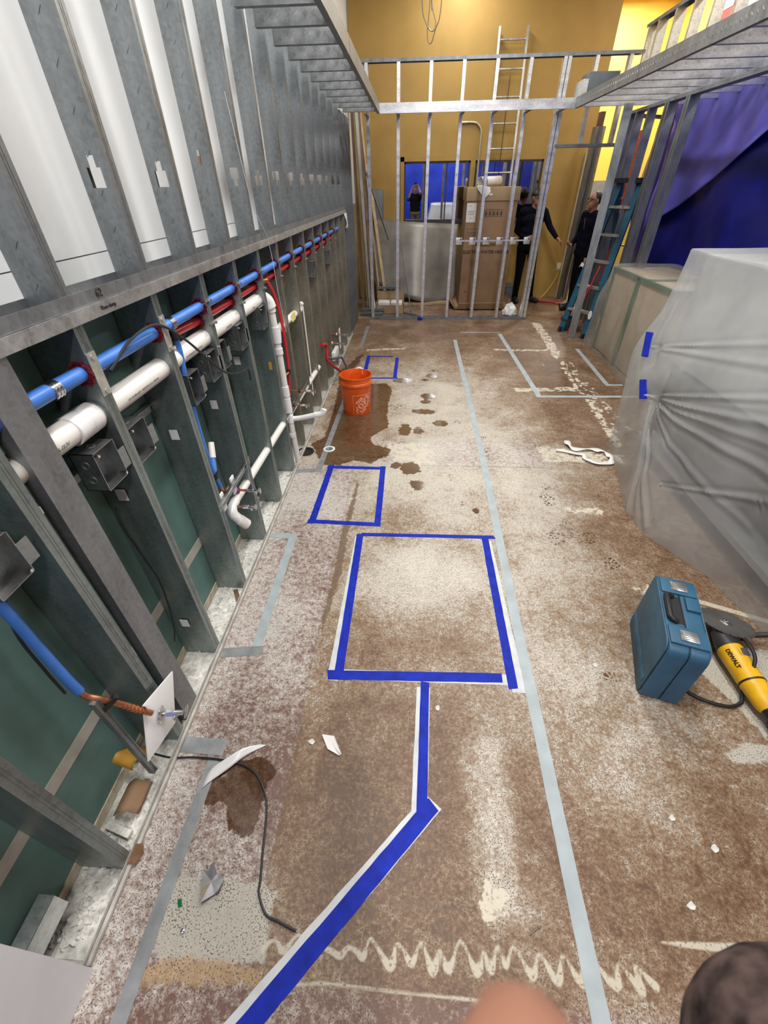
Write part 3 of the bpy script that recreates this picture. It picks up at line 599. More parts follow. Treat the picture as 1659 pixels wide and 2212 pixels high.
# tarpaulin side: header wall, joists and posts
HJ = mesh_of(cstud(1.58, 0.092, knurl=True).xf(Matrix.Rotation(R(90), 4, 'Y')), G_LITE, 'header_joist')
for k, y in enumerate((6.9, 6.5, 6.1, 5.7, 5.3, 4.9, 4.5, 4.1, 3.7, 3.3)): place(HJ, 'header_joist', G_LITE, (1.872, y, SZ0), (0,0,0), 'long patterned joist of the wide soffit, %s from the crossing fascia' % ORD[k], 'joist', 'joists of the wide soffit')
track('header_rail', (2.69,7.45,SZ0-.040), (2.69,2.4,SZ0-.040), 0.096, 0.030, (0,0,-1), 'lower rail of the header wall under the wide soffit', m=G_DARK)
track('header_rail', (3.46,7.75,SZ0-.040), (3.46,2.4,SZ0-.040), 0.096, 0.030, (0,0,-1), 'outer rail of the wide soffit against the tarpaulin', m=G_DARK)
track('header_tie', (2.70,7.30,SZ0-.072), (3.46,7.70,SZ0-.072), 0.09, 0.030, (0,0,-1), 'tie track joining both rails of the wide soffit', m=G_DARK)
HS = mesh_of(cstud(0.64, 0.092, knurl=True), G_LITE, 'header_stud')
for k, y in enumerate((7.40, 7.15, 6.75, 6.35, 5.95, 5.55, 5.15, 4.75)): place(HS, 'header_stud', G_LITE, (2.736, y, SZ0+.094), (0,0,0), 'patterned stud on the header rail, %s from the end wall top track' % ORD[k], 'stud', 'studs of the header wall')
track('header_top_track', (2.69,7.50,3.175), (2.69,4.5,3.175), 0.096, 0.032, (0,0,1), 'top rail of the header wall above the wide soffit', m=G_DARK)
JP = mesh_of(cstud(2.40, 0.092), G_STUD, 'opening_stud')
for k, y in enumerate((5.86, 5.91, 6.30, 6.36, 6.78, 7.12, 7.34)): place(JP, 'opening_stud', G_STUD, (2.736, y, 0.004), (0,0,0), 'full height stud beside the stepladder, %s from the tarpaulin opening' % ORD[k], 'stud', 'studs at the tarpaulin opening')
place(JP, 'post_stud', G_LITE, (2.305, 6.36, 0.004), (0,0,R(-18)), 'lone stud standing in front of the blue stepladder', 'stud', None)
for k, (x, y) in enumerate(((2.745,8.86),(2.83,8.80))): place(JP, 'hall_stud', G_DARK, (x, y, 0.004), (0,0,R(-70)), 'dull stud beyond the doorway, %s from the maroon post' % ORD[k], 'stud', 'studs beyond the doorway')
tag(MB().box((2.86,9.16,0.0),(2.93,9.3,2.6)).build('maroon_post', 'brown_post'), 'dark maroon post at the end of the yellow wall', 'post')
dk = thing('junction_housing', 'open grey sheet metal housing on top of the soffit corner', 'housing', (2.12,7.15,SZ0+.10))
MB().box((1.96,7.0,SZ0+.10),(2.30,7.3,SZ0+.30)).build('shell', 'panel', dk, bevel=.004); MB().box((1.90,6.99,SZ0+.10),(1.96,7.3,SZ0+.24)).build('side_flap', G_LITE, dk)
# strapping between low studs
def strap(y0, y1, z, label):
    b = MB(); b.box((-1.035,y0,z),(-1.032,y1,z+.040)); b.box((-1.035,y0,z+.037),(-1.010,y1,z+.040))
    return tag(b.build('backing_strap', G_LITE), label, 'strap')
strap(0.80, 1.10, 1.035, 'bright backing strap behind the box by the turned stud'); strap(1.12, 1.51, 1.055, 'bright backing strap behind the second electrical box'); strap(1.53, 1.91, 1.06, 'backing strap in the bay with the blue drop pipe'); strap(1.93, 2.31, 1.07, 'backing strap under the fat white pipe, third bay past the turned stud')
tag(MB().box((-0.99,0.02,0.075),(-0.985,0.21,0.165)).box((-1.03,0.02,0.162),(-0.985,0.21,0.166)).build('track_offcut', G_LITE), 'short track offcut lying by the drywall edge', 'offcut')

# ================================================================== PLUMBING AND BOXES IN THE LOW WALL
XP = -0.940
bpx, bpz = -0.916, 1.354
rpx, rpz = -0.940, 1.294
wpx, wpz = -0.940, 1.226
t = thing('blue_pipe', 'bright blue water pipe running through the low wall studs', 'pipe', (bpx, 3.0, 1.32))
MB().tube([(bpx,0.72,bpz+.002),(bpx,2.4,bpz),(bpx,6.0,bpz-.002)], [.0208,.0195,.0160], 20).build('pipe', 'blue_pipe', t)
for y in (0.985, 1.635):
    MB().tube([(bpx,y-.016,bpz),(bpx,y+.016,bpz)], 0.0225, 20).build('crimp_sleeve', 'steel', t)
    for dy in (-.012, .0, .012): MB().ring((bpx,y+dy,bpz), (0,1,0), .0215, .0238, .003).build('crimp_ring', 'steel', t)
t = thing('blue_drop_pipe', 'blue pipe dropping from the main pipe to the copper elbow', 'pipe', (bpx, 1.63, 0.50))
MB().tube(smooth_path([(bpx+.005,1.635,1.335),(bpx+.005,1.64,1.25),(bpx,1.62,1.10),(bpx,1.607,0.855),(bpx,1.618,0.70),(bpx,1.64,0.60)]), 0.0105, 12).build('pipe', 'blue_pipe', t)
MB().tube([(bpx,1.635,1.35),(bpx+.005,1.637,1.295)], 0.0135, 12).build('tee_clamp', 'black', t)
MB().tube(smooth_path([(bpx,1.638,0.605),(bpx,1.65,0.565),(bpx-.002,1.68,0.545),(bpx-.004,1.73,0.545)]), 0.0105, 12).build('copper_bend', 'copper', t)
MB().tube([(bpx,1.622,0.675),(bpx-.01,1.66,0.72),(bpx-.02,1.69,0.755)], 0.0115, 12).build('branch_stub', 'blue_pipe', t)
MB().tube([(bpx-.016,1.68,0.742),(bpx-.028,1.725,0.80)], 0.0145, 12).build('white_stub', 'pvc', t)
MB().tube([(bpx,1.615,0.665),(bpx,1.625,0.70)], 0.0140, 12).build('black_clamp', 'black', t)
t = thing('red_pipe', 'red hot water pipe running below the blue pipe', 'pipe', (rpx, 3.0, 1.27))
MB().tube([(rpx,1.56,rpz+.02),(rpx,1.9,rpz+.004),(rpx,2.4,rpz),(rpx,5.6,rpz)], 0.0165, 18).build('pipe', 'red_pipe', t)
t = thing('red_hose', 'thin red pipe looping down beside the white standpipe', 'hose', (-.89, 2.96, 0.5))
MB().tube(smooth_path([(-.925,2.93,1.295),(-.905,2.945,1.24),(-.888,2.96,1.151),(-.874,2.96,1.004),(-.875,2.96,.792),(-.883,2.96,.682),(-.905,2.96,.522)]), 0.0105, 12).build('hose', 'red_pipe', t)
MB().tube([(rpx,2.86,1.296),(-.925,2.93,1.290)], 0.0145, 12).build('collar', 'copper', t)
MB().tube([(-.878,2.96,.70),(-.90,2.86,.69)], 0.008, 10).build('branch', 'copper', t); MB().tube([(-.879,2.96,.685),(-.879,2.96,.72)], 0.0135, 12).build('clamp', 'black', t)
# grommets, protector plates
GR = MB()
for k in range(10):
    a = 2*math.pi*k/10; GR.box((math.cos(a)*.033-.006,-.004,math.sin(a)*.033-.006),(math.cos(a)*.033+.006,.004,math.sin(a)*.033+.006))
GR.ring((0,0,0), (0,1,0), .0238, .033, .008, 24)
grm = mesh_of(GR, M['grommet'], 'pipe_grommet')
ORD = ['first','second','third','fourth','fifth','sixth','seventh','eighth','ninth','tenth','eleventh','twelfth','thirteenth','fourteenth','fifteenth','sixteenth']
for k, y in enumerate(YLOW[2:14]):
    place(grm, 'pipe_grommet', None, (bpx, y-.006, bpz), (0,0,0), 'toothed dark red grommet on the blue pipe, %s from the turned stud' % ORD[k], 'grommet', 'blue pipe grommets').scale = (.88-.017*k, 1, .88-.017*k)
for k, y in enumerate(YLOW[4:13]):
    g = place(grm, 'pipe_grommet', None, (rpx, y-.006, rpz), (0,0,0), 'small toothed grommet on the red pipe, %s from the blue drop pipe' % ORD[k], 'grommet', 'red pipe grommets'); g.scale = (.72, 1, .72)
NP = MB().box((0,-.019,-.060),(.0025,.019,.060))
for z in (-.048, .048): NP.tube([(0,0,z),(.006,0,z)], .007, 10)
npm = mesh_of(NP, galv('plate_steel', (0.50,0.50,0.45), 0.5, 0.6, (1,1,1)), 'nail_plate')
for k, y in enumerate(YLOW[2:4]): place(npm, 'nail_plate', None, (XF+.001, y+.020, 1.345), (0,0,0), 'flat protector plate over the blue pipe on the %s stud past the turned stud' % ORD[k], 'plate', 'protector plates')
SPC = MB()          # thin bracket clips on the farther studs
for z in (-.045, .045): SPC.box((0,-.03,z-.003),(.004,.055,z+.003)); SPC.tube([(.0,.045,z),(.010,.045,z)], .006, 8)
SPC.box((0,-.004,-.045),(.003,.004,.045))
spm = mesh_of(SPC, G_BOX, 'stud_bracket')
for k, y in enumerate(YLOW[4:14]): place(spm, 'stud_bracket', None, (XF+.001, y-.004, 1.325), (0,0,0), 'thin steel pipe bracket clipped to the low wall, %s past the protector plates' % ORD[k], 'bracket', 'stud brackets')
# fat white waste pipe
t = thing('white_waste_pipe', 'fat white plastic waste pipe running through the low wall studs', 'pipe', (wpx, 2.0, 1.18))
MB().tube([(wpx,0.72,1.236),(wpx,1.05,1.232)], 0.0365, 26).build('pipe', 'pvc', t)
cp_ = MB().lathe([(.0365,-.055),(.0425,-.053),(.0425,.0),(.040,.004),(.0425,.008),(.0425,.053),(.0365,.055)], (wpx,1.045,1.231), 28, Matrix.Rotation(R(-90), 4, 'X')).build('coupling', 'pvc_fit', t)
MB().tube([(wpx,1.08,1.23),(wpx,2.78,1.218)], 0.0365, 26).build('pipe', 'pvc', t)
def wrap_text(txt, size, y, z, r, ang):
    T = frame((wpx,y,z), (0,1,0), (0,0,1))
    def bend(p): a = ang + p.y/r; return Vector((p.x, math.sin(a)*(r+p.z), math.cos(a)*(r+p.z)))
    return text_mb(txt, size, T, 0.0004, bend)
GREYINK = mat('grey_pipe_print', (.22,.22,.21), .6)
for txt, y, z, sz in (('CP-119-FPS-GUV', 0.885, 1.233, .016), ('CP-119-FPS-GUV  MADE IN U.S.A  0107-03', 1.33, 1.228, .011), ('CP-119-FPS-GUV  MADE IN U.S.A', 1.74, 1.225, .011), ('CP-119-FPS-GUV', 2.15, 1.222, .011), ('119-FPS', 2.55, 1.219, .011)):
    wrap_text(txt, sz, y, z, 0.0369, -.15).build('printed_code', GREYINK, t)
MB().tube(smooth_path([(wpx,2.77,1.218),(wpx+.004,2.815,1.214),(-.915,2.845,1.19),(-.903,2.852,1.15)], 6), 0.040, 20).build('elbow', 'pvc_fit', t)
# standpipe
t = thing('white_standpipe', 'white vertical waste stack with tee fittings in the low wall', 'pipe', (-.895, 2.85, 0))
MB().tube([(-.903,2.852,1.16),(-.900,2.852,1.125)], 0.029, 18).build('reducer', 'pvc_fit', t)
MB().tube([(-.900,2.852,1.14),(-.894,2.85,1.0),(-.893,2.85,.80),(-.892,2.85,.50),(-.890,2.85,.30),(-.882,2.85,.004)], 0.0215, 18).build('pipe', 'pvc', t)
for z0, z1 in ((.935,1.035),(.86,.90),(.565,.635),(.44,.55),(.36,.42),(.24,.27)): MB().tube([(-.893,2.85,z0),(-.894,2.85,z1)], 0.0275, 18).build('coupling', 'pvc_fit', t)
MB().tube(smooth_path([(-.894,2.86,.945),(-.905,2.91,.985),(-.925,2.98,.985),(-.93,3.05,.975)],6), 0.0265, 18).build('tee_branch', 'pvc_fit', t)
MB().tube([(-.93,3.02,.975),(-.93,3.72,.955)], 0.0255, 18).build('vent_arm', 'pvc', t)
MB().tube(smooth_path([(-.89,2.855,.385),(-.85,2.858,.385),(-.80,2.86,.392),(-.70,2.86,.415)]), 0.0185, 16).build('outlet_arm', 'pvc_fit', t)
MB().tube(smooth_path([(-.705,2.86,.414),(-.665,2.862,.420),(-.640,2.868,.435),(-.632,2.872,.455)],5), 0.0215, 16).build('outlet_elbow', 'pvc_fit', t)
tag(MB().box((-.9045,3.33,.945),(-.902,3.44,1.00)).build('yellow_note', 'sticker_y'), 'yellow note stuck on the white vent pipe', 'note')
# low white waste pipe with capped end
t = thing('low_waste_pipe', 'white waste pipe low in the studs with a rounded end cap', 'pipe', (-.912, 2.5, 0.3))
lw = lambda y: (-.912, y, 0.452 - (y-1.65)*0.045)
MB().tube([lw(1.70), lw(2.9), lw(4.1)], 0.0225, 18).build('pipe', 'pvc', t)
MB().tube(smooth_path([lw(1.73), (-.912,1.69,.447), (-.908,1.665,.43), (-.90,1.66,.405)], 6), 0.026, 18).build('elbow', 'pvc_fit', t)
MB().tube([(-.902,1.66,.41),(-.880,1.668,.372)], 0.0262, 20).build('hub', 'pvc_fit', t)
MB().tube([(-.882,1.667,.375),(-.856,1.676,.338),(-.852,1.678,.332),(-.850,1.679,.329)], [.029,.029,.026,.018], 20).build('end_cap', 'pvc', t)
# support plates and stop valves
def stop_valve(x, y, z, label, base='purple', back=.05):
    t = thing('stop_valve', label, 'valve', (x, y, z))
    MB().tube([(x-back,y,z),(x+.045,y,z)], .007, 10).build('stub_out', 'copper', t)
    MB().tube([(x-.03,y,z),(x-.018,y,z)], .016, 14).build('collar', base, t)
    MB().tube([(x+.03,y,z),(x+.06,y,z)], .0105, 6).build('hex_nut', 'steel', t); MB().tube([(x+.055,y,z),(x+.088,y,z)], .0085, 12).build('body', 'steel', t); MB().tube([(x+.07,y,z),(x+.07,y,z-.022)], .007, 10).build('outlet', 'steel', t)
    MB().lathe([(0,-.003),(.011,-.003),(.014,0),(.011,.003),(0,.003)], (x+.096,y,z), 16, Matrix.Rotation(R(90), 4, 'Y') @ Matrix.Diagonal((1.5,.75,1,1))).build('oval_handle', 'steel', t)
    return t
def support(y0, y1, z, label):
    b = MB(); b.box((XF-.012,y0,z-.014),(XF-.009,y1,z+.014)); b.box((XF-.012,y0,z+.012),(XF+.003,y1,z+.014)); b.box((XF-.012,y0,z-.014),(XF+.003,y1,z-.012))
    return tag(b.build('support_bracket', G_BOX), label, 'bracket')
support(1.52, 1.93, 0.555, 'slotted support bracket between two studs above the capped white pipe'); support(2.74, 3.54, 0.42, 'slotted support bracket beside the white standpipe')
for k, y in enumerate((1.60,1.75)): tag(MB().box((XF-.022,y-.022,.49),(XF-.013,y+.022,.59)).build('valve_plate', 'pvc_fit', bevel=.004), ['white plastic clip plate on the slotted bracket, at the copper bend','white plastic clip plate on the slotted bracket, past the copper bend'][k], 'plate', 'white clip plates')
stop_valve(-.885, 1.69, 0.445, 'chrome stop valve with purple collar just above the capped pipe'); stop_valve(-.880, 1.78, 0.485, 'chrome stop valve with purple collar on the slotted bracket, further along')
stop_valve(-.865, 2.985, 0.435, 'chrome stop valve with dark collar beside the white standpipe', 'black'); stop_valve(-.815, 3.02, 0.535, 'chrome stop valve with dark collar above the white outlet arm', 'black', .10)
stop_valve(-.86, 4.80, 0.37, 'chrome stop valve over the white strip behind the bucket', 'pvc_fit', .10); stop_valve(-.86, 5.14, 0.37, 'last chrome stop valve toward the end wall, above the floor box', 'pvc_fit', .10)
# red and blue tails bent out to the floor behind the bucket
tag(MB().tube(smooth_path([(-.90,4.28,.50),(-.88,4.40,.47),(-.875,4.42,.44),(-.875,4.38,.33),(-.87,4.40,.30),(-.83,4.52,.20),(-.77,4.70,.07),(-.74,4.80,.022)],6), .015, 12).build('red_tail_pipe', 'red_pipe'), 'red pipe tail bent out onto the floor behind the bucket', 'pipe')
tag(MB().tube(smooth_path([(-.885,4.42,.33),(-.85,4.58,.27),(-.80,4.78,.22),(-.79,4.82,.20),(-.75,4.84,.10),(-.71,4.84,.018)],6), .013, 12).build('blue_tail_pipe', 'purple_grey'), 'dark blue pipe tail bent out onto the floor behind the bucket', 'pipe')
tag(MB().box((-.885,4.70,.20),(-.845,4.98,.29)).build('valve_box', 'pvc_fit', bevel=.004), 'pale plastic box on the wall under the last stop valves', 'box')
tag(MB().box((-.862,5.15,.20),(-.856,5.24,.42)).build('white_strip', 'pvc_fit'), 'upright white plastic strip beside the last stop valves', 'strip')
# thin white drain line
tag(MB().tube(smooth_path([(-.93,3.70,.985),(-.905,3.70,1.0),(-.90,3.70,.93),(-.90,3.70,.6),(-.90,3.695,.30),(-.90,3.69,.22)],6), [.013]*9+[.006]*22, 10).build('thin_white_line', 'pvc'), 'thin white line hanging down beside the vent pipe end', 'pipe')
# near sink group: plate, copper tail, blue hose
t = thing('blue_hose', 'thick blue hose joined to the copper tail behind the valve plate', 'hose', (-.96, .58, .45))
MB().tube(smooth_path([(-.985,.585,1.06),(-.975,.60,.98),(-.965,.595,.82),(-.955,.59,.66),(-.950,.59,.595)]), .0135, 14).build('hose', 'blue_pipe', t)
MB().tube(smooth_path([(-.950,.59,.60),(-.945,.592,.565),(-.92,.60,.535),(-.89,.615,.48),(-.865,.63,.42),(-.845,.645,.365)]), .010, 14).build('copper_tail', 'copper', t)
for k in range(6):
    a = k/5; MB().ring((-.885+.03*a,.618+.018*a,.465-.066*a), (.5,.3,-1), .0095, .0125, .004, 14).build('copper_wrap', 'copper', t)
MB().bar((-.925,.585,.49),(-.88,.615,.53),.016,.016).build('tape_wrap', 'black', t)
PN = Vector((.86,.1,.5)).normalized()
t = thing('valve_plate', 'large white plastic plate carrying a chrome stop valve, leaning on the sole', 'plate', (-.86,.68,.18))
q = [Vector(p) for p in ((-.862,.816,.337),(-.868,.654,.395),(-.852,.544,.235),(-.846,.698,.188))]
b = MB(); nrm = (q[1]-q[0]).cross(q[3]-q[0]).normalized()*.003
b.add([p-nrm for p in q]+[p+nrm for p in q], [(0,1,2,3),(7,6,5,4),(0,4,5,1),(1,5,6,2),(2,6,7,3),(3,7,4,0)]).build('plate', 'pvc_fit', t, bevel=.001)
c0 = (q[0]+q[1]+q[2]+q[3])/4; out = Vector((.95,.22,-.12)).normalized()
MB().tube([c0+out*.002, c0+out*.006, c0+out*.013], [.030,.030,.016], 24).build('escutcheon', 'steel', t)
MB().tube([c0+out*.008, c0+out*.034], .008, 12).build('neck', 'steel', t); MB().tube([c0+out*.022, c0+out*.046], .0125, 6).build('hex_nut', 'steel', t); MB().tube([c0+out*.044, c0+out*.075], .010, 14).build('body', 'steel', t)
MB().tube([c0+out*.058, c0+out*.058+Vector((-.01,-.02,-.012))], .007, 10).build('outlet', 'steel', t)
MB().lathe([(0,-.003),(.014,-.003),(.018,0),(.014,.003),(0,.003)], c0+out*.086, 18, out.to_track_quat('Z','Y').to_matrix().to_4x4() @ Matrix.Diagonal((1.5,.7,1,1))).build('oval_handle', 'steel', t)
tag(MB().box((-.935,.574,.04),(-.915,.590,.55)).box((-.935,.588,.04),(-.912,.592,.55)).build('upright_strut', G_STUD), 'slim upright strut tied to the copper tail', 'strut')
# electrical boxes on the stud faces
def elec_box(y, z, s=0.098, h=0.125, d=0.075, lab='', face=1):
    x0, x1 = XF-d, XF-.002; y1 = y; y0 = y-s
    t = thing('electrical_box', lab, 'electrical box', ((x0+x1)/2, (y0+y1)/2, z), 'galvanised boxes in the low wall')
    w_ = .002; b = MB()
    b.box((x0,y0,z),(x0+w_,y1,z+h)); b.box((x0,y0,z),(x1,y0+w_,z+h)); b.box((x0,y1-w_,z),(x1,y1,z+h)); b.box((x0,y0,z),(x1,y1,z+w_)); b.box((x0,y0,z+h-w_),(x1,y1,z+h))
    b.build('shell', G_BOX, t)
    for zz in (z+h*.3, z+h*.7):
        MB().ring((x0+w_+.001,(y0+y1)/2,zz), (1,0,0), .010, .012, .002, 16).build('knockout', G_DARK, t); MB().ring(((x0+x1)/2,y0-.0006,zz), (0,1,0), .010, .012, .002, 16).build('knockout', G_DARK, t)
    MB().ring(((x0+x1)/2,(y0+y1)/2,z+h+.0006), (0,0,1), .010, .012, .002, 16).build('knockout', G_DARK, t)
    for yy, zz in ((y0+.012, z+h-.012), (y1-.012, z+.012)): MB().tube([(x1-.012,yy,zz),(x1+.008,yy,zz)], .0045, 8).build('screw', 'steel', t)
    MB().box((x1,y1-.004,z+.02),(x1+.002,y1+.030,z+.085)).build('mounting_flange', G_STUD, t)
    return t
for y, z, lab in ((0.655,1.040,'electrical box on the stud above the thick blue hose'),(1.075,1.045,'electrical box on the stud next past the turned stud, near side'),(1.25,1.035,'electrical box on the stud next past the turned stud, far side'),(1.70,1.04,'electrical box hung in front of the blue drop pipe'),(1.905,1.06,'electrical box on the stud after the blue drop pipe'),(2.03,1.065,'electrical box under the loop of black wire'),(2.31,1.075,'electrical box high on the fifth low stud past the turned stud'),(2.705,1.075,'electrical box just before the fat pipe elbow'),(4.33,1.10,'electrical box high in the tan bays'),(5.145,1.10,'last electrical box in the tan bays toward the end wall')):
    elec_box(y, z, lab=lab)
# loose wires
tag(MB().tube(smooth_path([(bpx+.015,1.20,1.33),(bpx+.026,1.34,1.383),(bpx+.03,1.50,1.385),(XF+.03,1.60,1.31),(XF+.04,1.72,1.20),(XF+.04,1.86,1.09),(XF+.04,2.02,1.03),(XF+.03,2.16,1.0),(XF+.02,2.19,.93)],8), .0048, 8).build('black_wire', 'blackc'), 'black wire lying over the blue pipe and looping to a box', 'wire')
tag(MB().tube(smooth_path([(-1.0,1.085,.90),(-1.0,1.07,.84),(-1.0,1.09,.68),(-.99,1.10,.50),(-.985,1.06,.30),(-.985,1.02,.22)],8), .003, 6).build('dangling_wire', 'blackc'), 'thin black wire dangling in the bay past the turned stud', 'wire')
tag(MB().tube(smooth_path([(-1.0,.64,.98),(-1.0,.60,.86),(-.99,.585,.72),(-.985,.58,.60)],6), .004, 6).build('short_wire', 'blackc'), 'short black wire tucked behind the blue hose', 'wire')
for k, (y, z) in enumerate(((1.105,.915),(1.512,.93),(1.916,.885),(2.316,.97),(1.105,.215))): tag(MB().box((-.99,y-.003,z),(-.955,y-.0008,z+.045)).build('stud_knockout', 'white_wall'), ['pale knockout patch above the dangling wire','pale knockout patch on the stud before the blue drop pipe','pale knockout patch on the stud after the blue drop pipe','pale knockout patch on the stud under the wire end','pale knockout patch near the stud foot past the turned stud'][k], 'knockout', 'low stud knockouts')
tag(MB().box((-.935,2.7165,.80),(-.915,2.7195,.85)).build('orange_label', 'sticker_o'), 'orange label on a low stud web before the standpipe', 'label')
tag(MB().box((-1.044,4.1,1.02),(-1.042,4.16,1.08)).build('blue_label', 'tape_blue'), 'small blue tape tag on the tan board', 'label')
tag(MB().tube([(-1.02,3.75,.60),(-.95,3.76,.62)], .012, 10).build('white_stub_pipe', 'pvc'), 'short white stub poking from the tan board', 'pipe')
tag(MB().grid(lambda u, v: Vector((XF+.012+.03*math.sin(9*u+4*v)*.5, 6.42+.10*u, 1.33+.13*v+.02*math.sin(7*u))), 8, 8).build('plastic_bag', 'pvc_fit', solid=.002), 'crumpled white plastic bag stuffed at the ledge end', 'bag')
tag(MB().tube(smooth_path([(XP+.01,6.40,1.45),(XP+.02,6.42,1.1),(XP+.03,6.48,.95)],6), .02, 10).build('dark_blue_hose', 'tape_blue'), 'dark blue hose hanging below the white bag', 'hose')
tag(MB().tube(smooth_path([(-.875,2.62,2.1),(-.877,2.75,1.7),(-.879,2.95,1.50),(-.88,3.0,1.2),(-.88,3.05,.95)],6), .0015, 6).build('hanging_string', 'paper'), 'pale string hanging down across the ledge', 'string')
# debris on the sole between studs, drywall sheet
tag(MB().box((-.879,-1.4,0.001),(-.865,.088,1.45)).build('drywall_sheet', 'drywall'), 'white drywall sheet fixed at the end of the low wall', 'drywall')
gy_ = MB(); rnd = random.Random(3)
for k in range(900):
    y = rnd.choice([rnd.uniform(.12,.62), rnd.uniform(1.15,3.0), rnd.uniform(.12,2.4)]); x = rnd.uniform(-1.03,-.90); s_ = rnd.uniform(.002,.008) * (1.5 if rnd.random() < .1 else 1)
    T = Matrix.Translation((x,y,.004+s_*.3)) @ Matrix.Rotation(rnd.uniform(0,3), 4, Vector((rnd.random(),rnd.random(),1)))
    gy_.box((-s_,-s_*.7,-s_*.4),(s_,s_*.7,s_*.4),T)
tag(gy_.build('gypsum_crumbs', 'gypsum'), 'white gypsum crumbs scattered on the sole track', 'debris', kind='stuff')
tag(MB().grid(lambda u, v: Vector((-1.035+.135*u, .10+2.9*v, .0045+.003*mnoise.noise(Vector((u*5,v*40,0))))), 10, 120).build('gypsum_dust', 'gypsum'), 'layer of white gypsum dust in the sole track', 'dust', kind='stuff')
tag(MB().box((XF+.004,.09,.0008),(XF+.016,6.5,.018)).build('curb_edge', 'concrete', bevel=.003), 'rough pale curb edge along the foot of the low wall', 'curb')
tag(MB().grid(lambda u, v: Vector((-1.0+.085*u, .44+.10*v+.01*u, .03+.035*math.sin(math.pi*u))), 10, 4).build('cardboard_scrap', 'card', solid=.003), 'curled brown cardboard scrap on the sole track', 'cardboard')
T = Matrix.Translation((-.965,.405,.02)) @ Matrix.Rotation(R(-14), 4, 'Z'); tag(MB().box((-.05,-.012,-.008),(.05,.012,.008),T).build('gypsum_offcut', 'gypsum', bevel=.003), 'white gypsum offcut bar beside the curled cardboard', 'offcut')
T = Matrix.Translation((-.914,1.465,.006)) @ Matrix.Rotation(R(-60), 4, 'Z'); tag(MB().box((-.045,-.012,-.004),(.045,.012,.004),T).build('wood_chip', 'wood_d'), 'brown wood chip on the white dust between studs', 'chip')
tag(MB().prism([(-.892,.315),(-.86,.318),(-.845,.345),(-.86,.372),(-.885,.37)], .0185, .0205).build('rust_scrap', 'rust'), 'round rusty scrap on the curb edge', 'scrap')
for i, (y, zz) in enumerate(((.56,.16),(.62,.04))): tag(MB().grid(lambda u, v: Vector((-1.02+.05*u+.02*v, y+.07*v, zz-.06*u+.02*math.sin(5*v))), 6, 6).build('tape_scrap', 'sticker_o', solid=.001), ['torn amber tape scrap hanging on the joint strip','torn amber tape scrap on the sole by the strut'][i], 'tape')

# ================================================================== ON THE FLOOR
def strip_mb(pts, wd, z=0.0012, jag=0.0, seed=1):
    """flat tape along a polyline with slightly uneven edges and torn ends"""
    rr = random.Random(seed); P_ = [Vector((p[0], p[1], 0)) for p in pts]; L_ = []
    for i in range(len(P_)-1):
        n = max(2, int((P_[i+1]-P_[i]).length/0.04))
        L_ += [P_[i].lerp(P_[i+1], k/n) for k in range(n)]
    L_.append(P_[-1]); b = MB(); vs_ = []
    for i, p in enumerate(L_):
        d = (L_[min(i+1, len(L_)-1)]-L_[max(i-1, 0)]).normalized(); s = Vector((-d.y, d.x, 0))
        e = wd*.5
        for sg in (-1, 1):
            q = p + s*sg*(e + rr.uniform(-1, 1)*wd*.018) + (d*rr.uniform(-.008, .008) if i in (0, len(L_)-1) else Vector((0,0,0)))
            for zz in (0.0003, z): vs_.append((q.x, q.y, zz))
    fs = []
    for i in range(len(L_)-1):
        a = i*4; c = a+4; fs += [(a+1,a+3,c+3,c+1),(a,c,c+2,a+2),(a,a+1,c+1,c),(a+2,c+2,c+3,a+3)]
    k = (len(L_)-1)*4; fs += [(0,2,3,1),(k,k+1,k+3,k+2)]
    return b.add(vs_, fs)
def outline(name, label, loc, parts, group=None):
    t = thing(name, label, 'floor tape', loc, group)
    for i, (m_, pts, wd, z) in enumerate(parts): strip_mb(pts, wd, z, seed=i+11).build('tape_strip', m_, t)
    return t
B, W_, Gt, D = 'tape_blue', 'tape_white', 'tape_grey', 'tape_duct'
outline('tape_square', 'large square outlined in blue masking tape on the floor', (.1,1.5,0), [
    (W_, [(-.300,1.985),(-.318,1.0)], .050, .0008), (W_, [(-.34,1.032),(.50,1.045)], .050, .0011), (W_, [(.495,1.98),(.510,.985)], .060, .0008),
    (B, [(-.295,2.003),(.552,2.012)], .030, .0018), (B, [(-.296,2.0),(-.294,1.02)], .042, .0016), (B, [(.490,2.01),(.487,1.0)], .042, .0016), (B, [(-.345,1.028),(.440,1.052)], .046, .0020)])
outline('tape_branch', 'blue masking tape line bending from the large square toward the wall', (-.1,.5,0), [
    (W_, [(.091,.99),(.070,.515)], .058, .0008), (W_, [(.120,.553),(-.475,-.060)], .070, .0011), (B, [(.099,1.02),(.078,.505)], .038, .0016), (B, [(.124,.550),(-.47,-.075)], .052, .0019)])
outline('tape_square', 'smaller rectangle outlined in blue masking tape beside the wall', (-.4,2.45,0), [
    (B, [(-.640,2.800),(-.180,2.795)], .040, .0016), (B, [(-.612,2.83),(-.630,2.10)], .046, .0014), (B, [(-.200,2.83),(-.194,2.09)], .042, .0014), (B, [(-.665,2.122),(-.170,2.104)], .038, .0018)])
outline('tape_square', 'faded blue tape rectangle behind the orange bucket', (-.36,5.1,0), [
    (B, [(-.551,5.536),(-.542,4.60)], .045, .0014), (B, [(-.180,5.45),(-.183,4.74)], .042, .0014), (B, [(-.50,4.728),(-.155,4.735)], .035, .0018), (B, [(-.530,5.499),(-.230,5.504)], .030, .0018)])
outline('tape_line', 'long straight grey tape line down the middle of the floor', (.57,3,0), [(Gt, [(.612,6.25),(.600,3.0),(.566,1.405),(.561,.95),(.545,-.2)], .050, .0011)])
